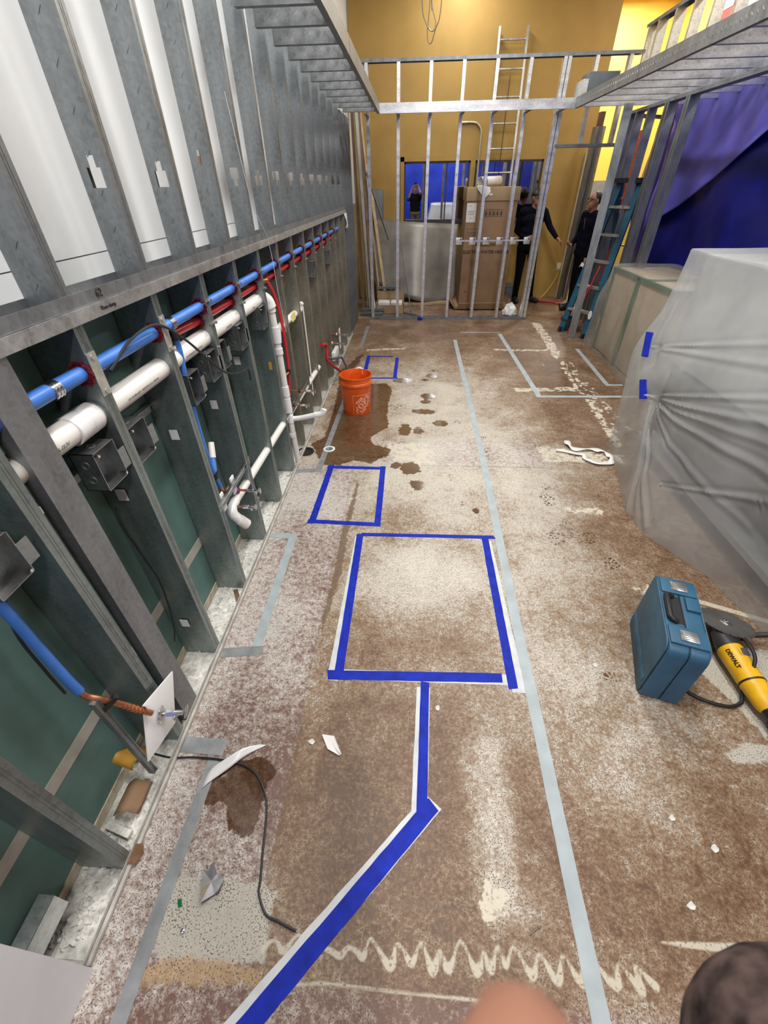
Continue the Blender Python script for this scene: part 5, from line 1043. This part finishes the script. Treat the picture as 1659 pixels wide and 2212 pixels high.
# leaning lumber in the corner
lum = [((-.80,8.35,.0),(-.98,8.9,3.2),.05,.09,'wood','pale plank leaning in the corner behind the end wall'), ((-.70,8.1,.0),(-.93,8.8,3.0),.04,.09,'wood_d','dark plank leaning in the corner behind the end wall'),
       ((-.60,8.3,.05),(-.92,8.85,2.9),.03,.07,'wood','narrow pale plank leaning across the corner'), ((-.74,7.95,.0),(-.95,8.6,3.2),.045,.06,'sheet','grey bar leaning in the corner beside the planks'),
       ((-.50,8.2,.28),(-.78,8.7,2.0),.05,.02,'wood','light batten leaning in front of the grey panel'), ((-.84,7.9,.0),(-.97,8.3,3.3),.04,.05,'wood_d','thin dark batten against the left corner wall'), ((-.64,7.75,.0),(-.69,7.9,.32),.04,.02,'paper','short white strip standing by the open carton'),
       ((-.72,7.8,1.9),(-.45,8.7,1.0),.02,.03,'mid_grey','slim grey bar slanting in front of the grey panel')]
for p0, p1, w_, h_, m_, lab in lum: tag(MB().bar(p0, p1, w_, h_).build('leaning_plank', m_), lab.replace('left ', ''), 'plank', 'leaning lumber')
tag(MB().box((-.86,7.60,.02),(-.50,7.66,.05)).box((-.86,7.70,.05),(-.48,7.75,.09)).build('channel_offcut', 'panel'), 'dark channel offcuts on the floor in the corner', 'offcut')
# open carton with two small boxes
t = thing('open_carton', 'open brown carton with two small boxes inside', 'carton', (-.39,7.92,0)); cx0, cx1, cy0, cy1 = -.62, -.15, 7.74, 8.08
for a, b in (((cx0,cy0,.0),(cx1,cy1,.006)), ((cx0,cy0,0),(cx1,cy0+.006,.14)), ((cx0,cy1-.006,0),(cx1,cy1,.30)), ((cx0,cy0,0),(cx0+.006,cy1,.16)), ((cx1-.006,cy0,0),(cx1,cy1,.16))): MB().box(a, b).build('panel', 'card_l', t)
for k, (x0, x1) in enumerate(((-.59,-.395),(-.375,-.18))):
    tag(MB().box((x0,7.80,.007),(x1,8.04,.165)).build('small_box', 'paper', bevel=.003), ['small pale box in the open carton, toward the leaning planks','small pale box in the open carton, toward the water heater'][k], 'box', 'boxes in the open carton')
tag(MB().bar((-.62,8.10,.34),(-.30,8.06,.36),.10,.03).bar((-.58,8.12,.02),(-.58,8.12,.33),.03,.03).bar((-.34,8.10,.02),(-.34,8.10,.34),.03,.03).build('steel_bench', 'panel'), 'dark low bracket standing behind the open carton', 'bracket')
# aluminium extension ladder
def ladder(name, label, cat, p0, p1, wd, mrail, mrung, n, rail=(.03,.07), start=.3):
    p0 = Vector(p0); p1 = Vector(p1); s = Vector(wd); t = thing(name, label, cat, p0+s/2)
    for k in (0, 1): MB().bar(p0+s*k, p1+s*k, rail[0], rail[1], (0,1,0)).build('rail', mrail, t)
    d = p1-p0
    for k in range(n):
        q = p0+d*((start+k*.30)/d.length); MB().tube([q, q+s], .014, 10).build('rung', mrung, t)
    for k in (0, 1): MB().bar(p0+s*k+Vector((0,-.02,.0)), p0+s*k+Vector((0,-.02,.08)), .045, .09).build('foot', 'black', t)
    return t
t = ladder('extension_ladder', 'aluminium extension ladder leaning up the yellow wall', 'ladder', (1.18,8.84,0), (1.14,9.06,3.50), (.40,0,0), ALU, ALU, 11, start=.38)
MB().tube([(1.36,8.98,3.0),(1.355,8.95,2.4),(1.35,8.92,1.75)], .005, 6).build('rope', 'blackc', t)
# blue fibreglass stepladder
t = thing('stepladder', 'blue fibreglass stepladder standing open by the doorway', 'ladder', (2.45,6.75,0))
fa, fb = Vector((2.21,6.72,0)), Vector((2.42,6.35,0)); ta, tb = Vector((2.63,7.02,1.74)), Vector((2.79,6.80,1.74))
for p, q in ((fa,ta),(fb,tb)): MB().bar(p, q, .03, .085, (-.6,.8,0)).build('front_rail', 'fibre_blue', t)
ra, rb_ = Vector((3.0,7.3,0)), Vector((3.1,7.05,0))
for p, q in ((ra,ta),(rb_,tb)): MB().bar(p, q, .028, .06, (-.6,.8,0)).build('rear_rail', 'fibre_blue', t)
for k in range(5):
    s = (.30+k*.295)/1.74; a, b = fa.lerp(ta, s), fb.lerp(tb, s); MB().bar(a, b, .08, .028).build('step', ALU, t)
MB().bar(ta+Vector((-.03,.03,.01)), tb+Vector((.03,-.03,.01)), .16, .05).build('top_cap', 'black', t)
for s in (.3,.6,.9): MB().bar(ra.lerp(ta, s), rb_.lerp(tb, s), .02, .02).build('rear_brace', ALU, t)
MB().box((-.001,-.02,-.10),(.003,.02,.10), frame(fa.lerp(ta,.46)+Vector((.0,-.0,.0)), (-.8,-.6,0), (.25,-.3,1))).build('warning_label', 'paper', t)
for p in (fa, fb): MB().bar(p+Vector((-.01,-.01,0.0)), p+Vector((.005,.0,.05)), .04, .09).build('foot', 'black', t)
sl = thing('round_sticker', 'white oval sticker on the stepladder rail', 'sticker', (2.44,6.40,.25)); MB().lathe([(0,0),(.024,0),(.024,.002),(0,.002)], fb.lerp(tb,.17)+Vector((-.04,-.05,0)), 20, frame((0,0,0),(.8,-.6,0),(.1,-.1,1)) @ Matrix.Diagonal((1,2.4,1,1))).build('disc', 'paper', sl)
tag(MB().tube([(2.245,6.50,.03),(2.50,6.62,.85)], .011, 10).build('red_pole', 'red_pipe'), 'thin red pole leaning against the blue stepladder', 'pole')
b = MB().lathe([(.0,.0),(.10,.0),(.13,.16),(.12,.16),(.09,.01),(0,.01)], (2.33,6.80,0), 24); tag(b.build('dark_tub', 'machine_d'), 'dark round tub on the floor between the stepladder feet', 'tub')
# red ladder beyond
t = ladder('red_ladder', 'red fibreglass ladder standing beyond the doorway', 'ladder', (3.02,8.60,0), (3.10,8.85,2.35), (.36,.12,0), 'fibre_red', ALU, 7, (.03,.085))
MB().bar((3.33,8.66,1.18),(3.335,8.68,1.36),.012,.087,(0,1,0)).build('white_label', 'paper', t)
# folding chair and odds past the door
tag(MB().tube(smooth_path([(2.78,8.72,.0),(2.80,8.80,.55),(2.84,8.84,.78),(2.92,8.86,.80),(2.98,8.86,.74),(2.98,8.84,.0)],6), .012, 8).build('chair_frame', 'sheet'), 'bent tube chair frame leaning by the yellow wall end', 'chair')
tag(MB().tube(smooth_path([(2.20,8.75,.02),(2.35,8.6,.02),(2.50,8.50,.03),(2.62,8.42,.02),(2.70,8.55,.02)],6), .016, 8).build('red_hose', 'red_pipe'), 'red hose lying on the floor by the standing man', 'hose')
tag(MB().tube(smooth_path([(2.70,9.08,.50),(2.66,9.07,.30),(2.52,9.0,.10),(2.40,8.9,.015)],6), .005, 6).build('extension_lead', 'sticker_y'), 'thin yellow cord hanging from the outlet to the floor', 'cord')
ol = thing('wall_outlet', 'wall outlet at the end of the yellow wall', 'outlet', (2.70,9.14,.47)); MB().box((2.66,9.142,.44),(2.74,9.15,.56)).build('plate', 'cream_trim', ol, bevel=.002); MB().box((2.685,9.11,.47),(2.715,9.142,.50)).build('plug', 'pvc_fit', ol)
tag(MB().box((1.70,8.75,.0),(1.90,9.0,.22)).box((1.68,8.74,.22),(1.92,9.01,.26)).build('grey_tote', 'panel', bevel=.006), 'grey tote box behind the standing man', 'box')
# poster on the far wall, strip panels
t = thing('wall_sign', 'red and white sign high on the bright yellow wall', 'sign', (4.58,9.4,3.7)); MB().box((4.585,8.8,3.55),(4.6,10.3,4.05)).build('board', 'sign_r', t); MB().box((4.575,9.0,3.6),(4.585,9.35,4.0)).build('panel', 'paper', t); MB().box((4.575,9.7,3.75),(4.585,10.1,4.0)).build('panel', 'paper', t)

# ================================================================== PEOPLE
def person(name, label, loc, prims, voxel, mats, group=None):
    """one continuous skin: tapered capsules and ellipsoids fused, faces take the cloth of the closest limb.
    prims: ('cap', tag, p0, r0, p1, r1) or ('ell', tag, c, (rx,ry,rz))"""
    b = MB()
    for p in prims:
        if p[0] == 'cap':
            _, tg, p0, r0, p1, r1 = p; p0 = Vector(p0); p1 = Vector(p1); d = (p1-p0).normalized()
            pts = []; rr = []
            for k in (88, 60, 30): pts.append(p0-d*r0*math.sin(R(k))); rr.append(max(.0008, r0*math.cos(R(k))))
            pts += [p0, p1]; rr += [r0, r1]
            for k in (30, 60, 88): pts.append(p1+d*r1*math.sin(R(k))); rr.append(max(.0008, r1*math.cos(R(k))))
            b.tube(pts, rr, 14)
        else:
            _, tg, c, r = p; n = 10
            b.lathe([(max(.001, math.sin(math.pi*k/n)), -math.cos(math.pi*k/n)) for k in range(n+1)], c, 18, Matrix.Diagonal((*r, 1)))
            o = len(b.v); b.f.append(tuple(range(o-18, o))); b.f.append(tuple(range(o-18*(n+1)+17, o-18*(n+1)-1, -1)))
    src = b.build('tmp', 'skin', origin=False); md = src.modifiers.new('r', 'REMESH'); md.mode = 'VOXEL'; md.voxel_size = voxel
    m2 = src.modifiers.new('s', 'SMOOTH'); m2.iterations = 3; m2.factor = .5
    dg = bpy.context.evaluated_depsgraph_get(); me = bpy.data.meshes.new_from_object(src.evaluated_get(dg)); old = src.data
    bpy.data.objects.remove(src); bpy.data.meshes.remove(old); me.name = 'body'
    co = np.empty(len(me.polygons)*3, np.float32); me.polygons.foreach_get('center', co); co = co.reshape(-1, 3)
    best = np.full(len(co), 9.0); idx = np.zeros(len(co), np.int32); tags = list(mats)
    for p in prims:
        if p[0] == 'cap':
            a = np.array(p[2]); e = np.array(p[4])-a; tt = np.clip(((co-a)@e)/max(e@e, 1e-9), 0, 1); d = np.linalg.norm(co-a-tt[:, None]*e, axis=1)-(p[3]*(1-tt)+p[5]*tt)
        else:
            d = (np.linalg.norm((co-np.array(p[2]))/np.array(p[3]), axis=1)-1)*min(p[3])
        sel = d < best; best[sel] = d[sel]; idx[sel] = tags.index(p[1])
    me.materials.clear()
    for tg in tags: me.materials.append(M[mats[tg]])
    me.polygons.foreach_set('material_index', idx); me.polygons.foreach_set('use_smooth', np.ones(len(co), bool))
    root = thing(name, label, 'person', loc, group)
    for v in me.vertices: v.co -= Vector(loc)
    o = bpy.data.objects.new('body', me); COL.objects.link(o); o.parent = root
    return root
def head(c, fwd, s=1.0, hairtag='hair'):
    """skull, jaw, nose, brow, ears, lips around centre c looking along fwd"""
    c = Vector(c); f = Vector(fwd).normalized(); r = f.cross(Vector((0,0,1))).normalized(); u = r.cross(f)
    P_ = lambda a, b_, d: tuple(c + r*a*s + f*b_*s + u*d*s)
    return [('ell','skin',P_(0,0,.01),(.076*s,.076*s,.105*s)), ('ell','skin',P_(0,.025,-.05),(.056*s,.056*s,.066*s)), ('ell',hairtag,P_(0,-.020,.038),(.082*s,.083*s,.094*s)),
            ('cap','skin',P_(0,.080,.010),.009*s,P_(0,.098,-.022),.013*s), ('cap','skin',P_(-.04,.062,.028),.010*s,P_(.04,.062,.028),.010*s),
            ('ell','dark',P_(-.032,.070,.012),(.011*s,.011*s,.008*s)), ('ell','dark',P_(.032,.070,.012),(.011*s,.011*s,.008*s)),
            ('cap','lip',P_(-.018,.076,-.056),.007*s,P_(.018,.076,-.056),.007*s), ('ell','skin',P_(0,.062,-.088),(.026*s,.022*s,.018*s)),
            ('ell','skin',P_(-.078,-.005,.0),(.012*s,.018*s,.030*s)), ('ell','skin',P_(.078,-.005,.0),(.012*s,.018*s,.030*s))]
def hand(w, d, n, curl, side, tagn='skin', r=.009):
    """palm and five fingers at wrist w pointing along d with palm normal n"""
    w = Vector(w); d = Vector(d).normalized(); n = Vector(n); n = (n-d*n.dot(d)).normalized(); s = d.cross(n)*side
    out = [('cap',tagn,tuple(w),.024,tuple(w+d*.03),.026)]
    for k in range(4):
        o = (k-1.5)*.019; b0 = w+d*.035+s*o*.7; b1 = w+d*.085+s*o; out.append(('cap',tagn,tuple(b0),.014,tuple(b1),.0115))
        L_ = (.036,.042,.039,.030)[k]; dd = (d*math.cos(curl)+n*math.sin(curl)); e = (d*math.cos(curl*2)+n*math.sin(curl*2)); f = (d*math.cos(curl*2.8)+n*math.sin(curl*2.8))
        q1 = b1+dd*L_; q2 = q1+e*L_*.68; q3 = q2+f*L_*.5
        out += [('cap',tagn,tuple(b1),r,tuple(q1),r*.95), ('cap',tagn,tuple(q1),r*.95,tuple(q2),r*.85), ('cap',tagn,tuple(q2),r*.85,tuple(q3),r*.75)]
    t0 = w+d*.025-s*.026; t1 = t0+(d*.6-s*.7+n*.3).normalized()*.042; t2 = t1+(d*.85-s*.2+n*.4).normalized()*.032
    return out+[('cap',tagn,tuple(t0),.013,tuple(t1),.0105), ('cap',tagn,tuple(t1),.0105,tuple(t2),.009)]
def torso(x, y, sh, hip, wd, dep, tg, lower, face=(0,-1)):
    f = Vector((face[0], face[1], 0)).normalized(); r = Vector((-f.y, f.x, 0)); out = []
    P_ = lambda a, z: (x+r.x*a, y+r.y*a, z)
    out += [('cap',tg,P_(-wd,sh-.03),.070,P_(wd,sh-.03),.070), ('cap',tg,P_(-wd*.62,sh-.14),dep,P_(wd*.62,sh-.14),dep), ('cap',tg,P_(-wd*.52,sh-.30),dep*.98,P_(wd*.52,sh-.30),dep*.98), ('cap',tg,P_(-wd*.50,hip+.10),dep*.95,P_(wd*.50,hip+.10),dep*.95),
            ('cap',tg,P_(-wd*.3,sh-.14),dep,P_(-wd*.35,hip+.08),dep*.95), ('cap',tg,P_(wd*.3,sh-.14),dep,P_(wd*.35,hip+.08),dep*.95), ('cap',lower,P_(-wd*.52,hip),dep*.98,P_(wd*.52,hip),dep*.98)]
    return out
def legs(hips, knees, feet, toes, tg, shoe):
    out = []
    for h_, k_, f_, t_ in zip(hips, knees, feet, toes):
        out += [('cap',tg,h_,.092,k_,.062), ('cap',tg,k_,.062,(f_[0],f_[1],.10),.050), ('cap',shoe,(f_[0],f_[1],.052),.046,(t_[0],t_[1],.042),.040), ('cap',tg,(f_[0],f_[1],.12),.052,(f_[0],f_[1],.09),.056)]
    return out
MAP = dict(skin='skin', top='navy', low='trouser', shoe='shoe', hair='hair', dark='black', lip='lip')
# man behind the end wall, arm held out
x, y = 1.96, 8.66
pr = torso(x, y, 1.395, .86, .165, .105, 'top', 'low', (.25,-1))
pr += legs([(x-.085,y,.84),(x+.09,y,.84)], [(x-.085,y-.02,.47),(x+.14,y-.01,.47)], [(x-.085,y+.0,0),(x+.19,y+.02,0)], [(x-.08,y-.17,0),(x+.29,y-.10,0)], 'low', 'shoe')
pr += [('cap','skin',(x+.01,y,1.39),.055,(x+.015,y-.02,1.47),.052)] + head((x+.02,y-.03,1.545), (.45,-1,-.05))
pr += [('cap','top',(x-.185,y,1.355),.060,(x-.22,y+.03,1.10),.046), ('cap','top',(x-.22,y+.03,1.10),.046,(x-.10,y-.12,1.0),.036)] + hand((x-.08,y-.13,1.0), (1,-.2,.15), (0,1,.2), .5, 1)
pr += [('cap','top',(x+.18,y-.02,1.355),.060,(x+.30,y-.06,1.15),.046), ('cap','top',(x+.30,y-.06,1.15),.046,(x+.405,y-.16,1.02),.036)] + hand((x+.42,y-.175,1.005), (.75,-.3,-.6), (-.4,-.2,-1), .35, 1)
pm = person('person', 'man in navy sweater and black cap holding out his hand', (x,y,0), pr, .007, MAP)
hc = Vector((x+.02,y-.03,1.545)); f = Vector((.41,-.91,0))
def cap_fn(u, v): a = u*2*math.pi; ph = v*math.pi/2; return hc+Vector((math.cos(a)*math.cos(ph)*.090-.41*.015, math.sin(a)*math.cos(ph)*.092+.012, .035+math.sin(ph)*.082))
MB().grid(cap_fn, 24, 8, closed=True).build('knit_cap', 'black', pm, solid=.004)
def glasses(parent, c, fwd, m_='black'):
    c = Vector(c); f = Vector(fwd).normalized(); r = f.cross(Vector((0,0,1))).normalized(); b = MB()
    for s in (-1, 1): b.ring(c+f*.085+r*.034*s+Vector((0,0,.012)), f, .021, .025, .004, 18); b.bar(c+f*.082+r*.060*s+Vector((0,0,.014)), c-f*.01+r*.083*s+Vector((0,0,.012)), .004, .005)
    b.bar(c+f*.086-r*.012+Vector((0,0,.012)), c+f*.086+r*.012+Vector((0,0,.012)), .004, .004)
    b.build('glasses', m_, parent)
glasses(pm, (x+.02,y-.03,1.545), (.45,-1,0))
# man in the doorway, seen from the side
x, y = 2.745, 8.10
pr = torso(x, y, 1.36, .84, .160, .108, 'top', 'low', (-1,-.35))
pr += legs([(x-.02,y+.08,.82),(x+.02,y-.08,.82)], [(x-.03,y+.08,.45),(x+.0,y-.08,.45)], [(x+.0,y+.10,0),(x-.03,y-.06,0)], [(x-.16,y+.06,0),(x-.20,y-.11,0)], 'low', 'shoe')
pr += [('cap','skin',(x-.005,y,1.36),.055,(x-.02,y-.01,1.43),.052)] + head((x-.03,y-.01,1.505), (-1,-.22,.22))
pr += [('cap','top',(x+.02,y-.17,1.32),.060,(x+.03,y-.20,1.06),.046), ('cap','top',(x+.03,y-.20,1.06),.044,(x-.02,y-.20,.82),.036)] + hand((x-.02,y-.20,.80), (-.1,0,-1), (-1,0,0), .5, 1)
pr += [('cap','top',(x-.06,y+.17,1.32),.060,(x-.08,y+.20,1.06),.046), ('cap','top',(x-.08,y+.20,1.06),.044,(x-.20,y+.08,.95),.036)] + hand((x-.21,y+.07,.94), (-.6,-.7,0), (0,-.5,1), .5, -1)
pm = person('person', 'man in dark zip jacket and glasses looking up in the doorway', (x,y,0), pr, .007, MAP)
glasses(pm, (x-.03,y-.01,1.505), (-1,-.22,.22))
MB().bar((x-.115,y-.03,1.30),(x-.105,y-.045,1.16),.006,.006).build('zip', 'steel', pm)
# photographer behind the camera
x, y = .0, -.36
pr = torso(x, y, 1.45, .90, .175, .110, 'top', 'low', (0,1))
pr += legs([(x-.09,y,.88),(x+.09,y,.88)], [(x-.10,y+.01,.48),(x+.10,y+.01,.48)], [(x-.11,y,0),(x+.11,y,0)], [(x-.13,y+.15,0),(x+.13,y+.15,0)], 'low', 'shoe')
pr += [('cap','skin',(x,y,1.45),.056,(x,y+.02,1.54),.054)] + head((x,y+.03,1.625), (0,1,-.05))
pr += [('cap','top',(x+.19,y+.01,1.41),.060,(x+.185,y+.35,1.455),.050), ('ell','slv',(x+.18,y+.352,1.462),(.056,.052,.052)), ('cap','skin',(x+.175,y+.34,1.49),.038,(x+.10,y+.26,1.66),.029)]
pr += hand((x+.10,y+.255,1.665), (-.6,.35,.55), (-.6,.3,-.3), .55, 1)
pr += [('cap','top',(x-.19,y+.01,1.41),.060,(x-.25,y+.16,1.30),.048), ('cap','slv',(x-.25,y+.16,1.30),.044,(x-.23,y+.18,1.36),.040), ('cap','skin',(x-.23,y+.18,1.36),.038,(x-.11,y+.25,1.63),.028)] + hand((x-.11,y+.25,1.64), (.65,.3,.5), (.6,.3,-.3), .55, -1)
fc = CAMP + (_f + _r2*((1145-829.5)/905) + _d2*((2446-1106)/905))*.045
pr += [('cap','skin',(x+.05,y+.31,1.665),.011,tuple(fc+Vector((.015,-.028,-.008))),.0125), ('cap','skin',tuple(fc+Vector((.015,-.028,-.008))),.0125,tuple(fc),.0122)]
pm = person('person', 'photographer in black shirt and cap holding up a phone', (x,y,0), pr, .006, dict(skin='skin', top='shirt_blk', low='khaki', shoe='shoe', hair='hair', dark='black', lip='lip', slv='sleeve'))
hc = Vector((x,y+.03,1.625)); MB().grid(lambda u, v: hc+Vector((math.cos(u*2*math.pi)*math.cos(v*math.pi/2)*.092, math.sin(u*2*math.pi)*math.cos(v*math.pi/2)*.098-.01, .035+math.sin(v*math.pi/2)*.085)), 24, 8, closed=True).build('cap', 'black', pm, solid=.004)
Tp = Matrix(((_r2.x,_d2.x,_f.x,0),(_r2.y,_d2.y,_f.y,0),(_r2.z,_d2.z,_f.z,1.76),(0,0,0,1)))
ph = thing('phone', 'black phone held up by the photographer', 'phone', CAMP - _f*.016 + _d2*.055)
MB().box((-.036,-.018,-.020),(.036,.130,-.0125), Tp).build('case', 'black', ph, bevel=.002)
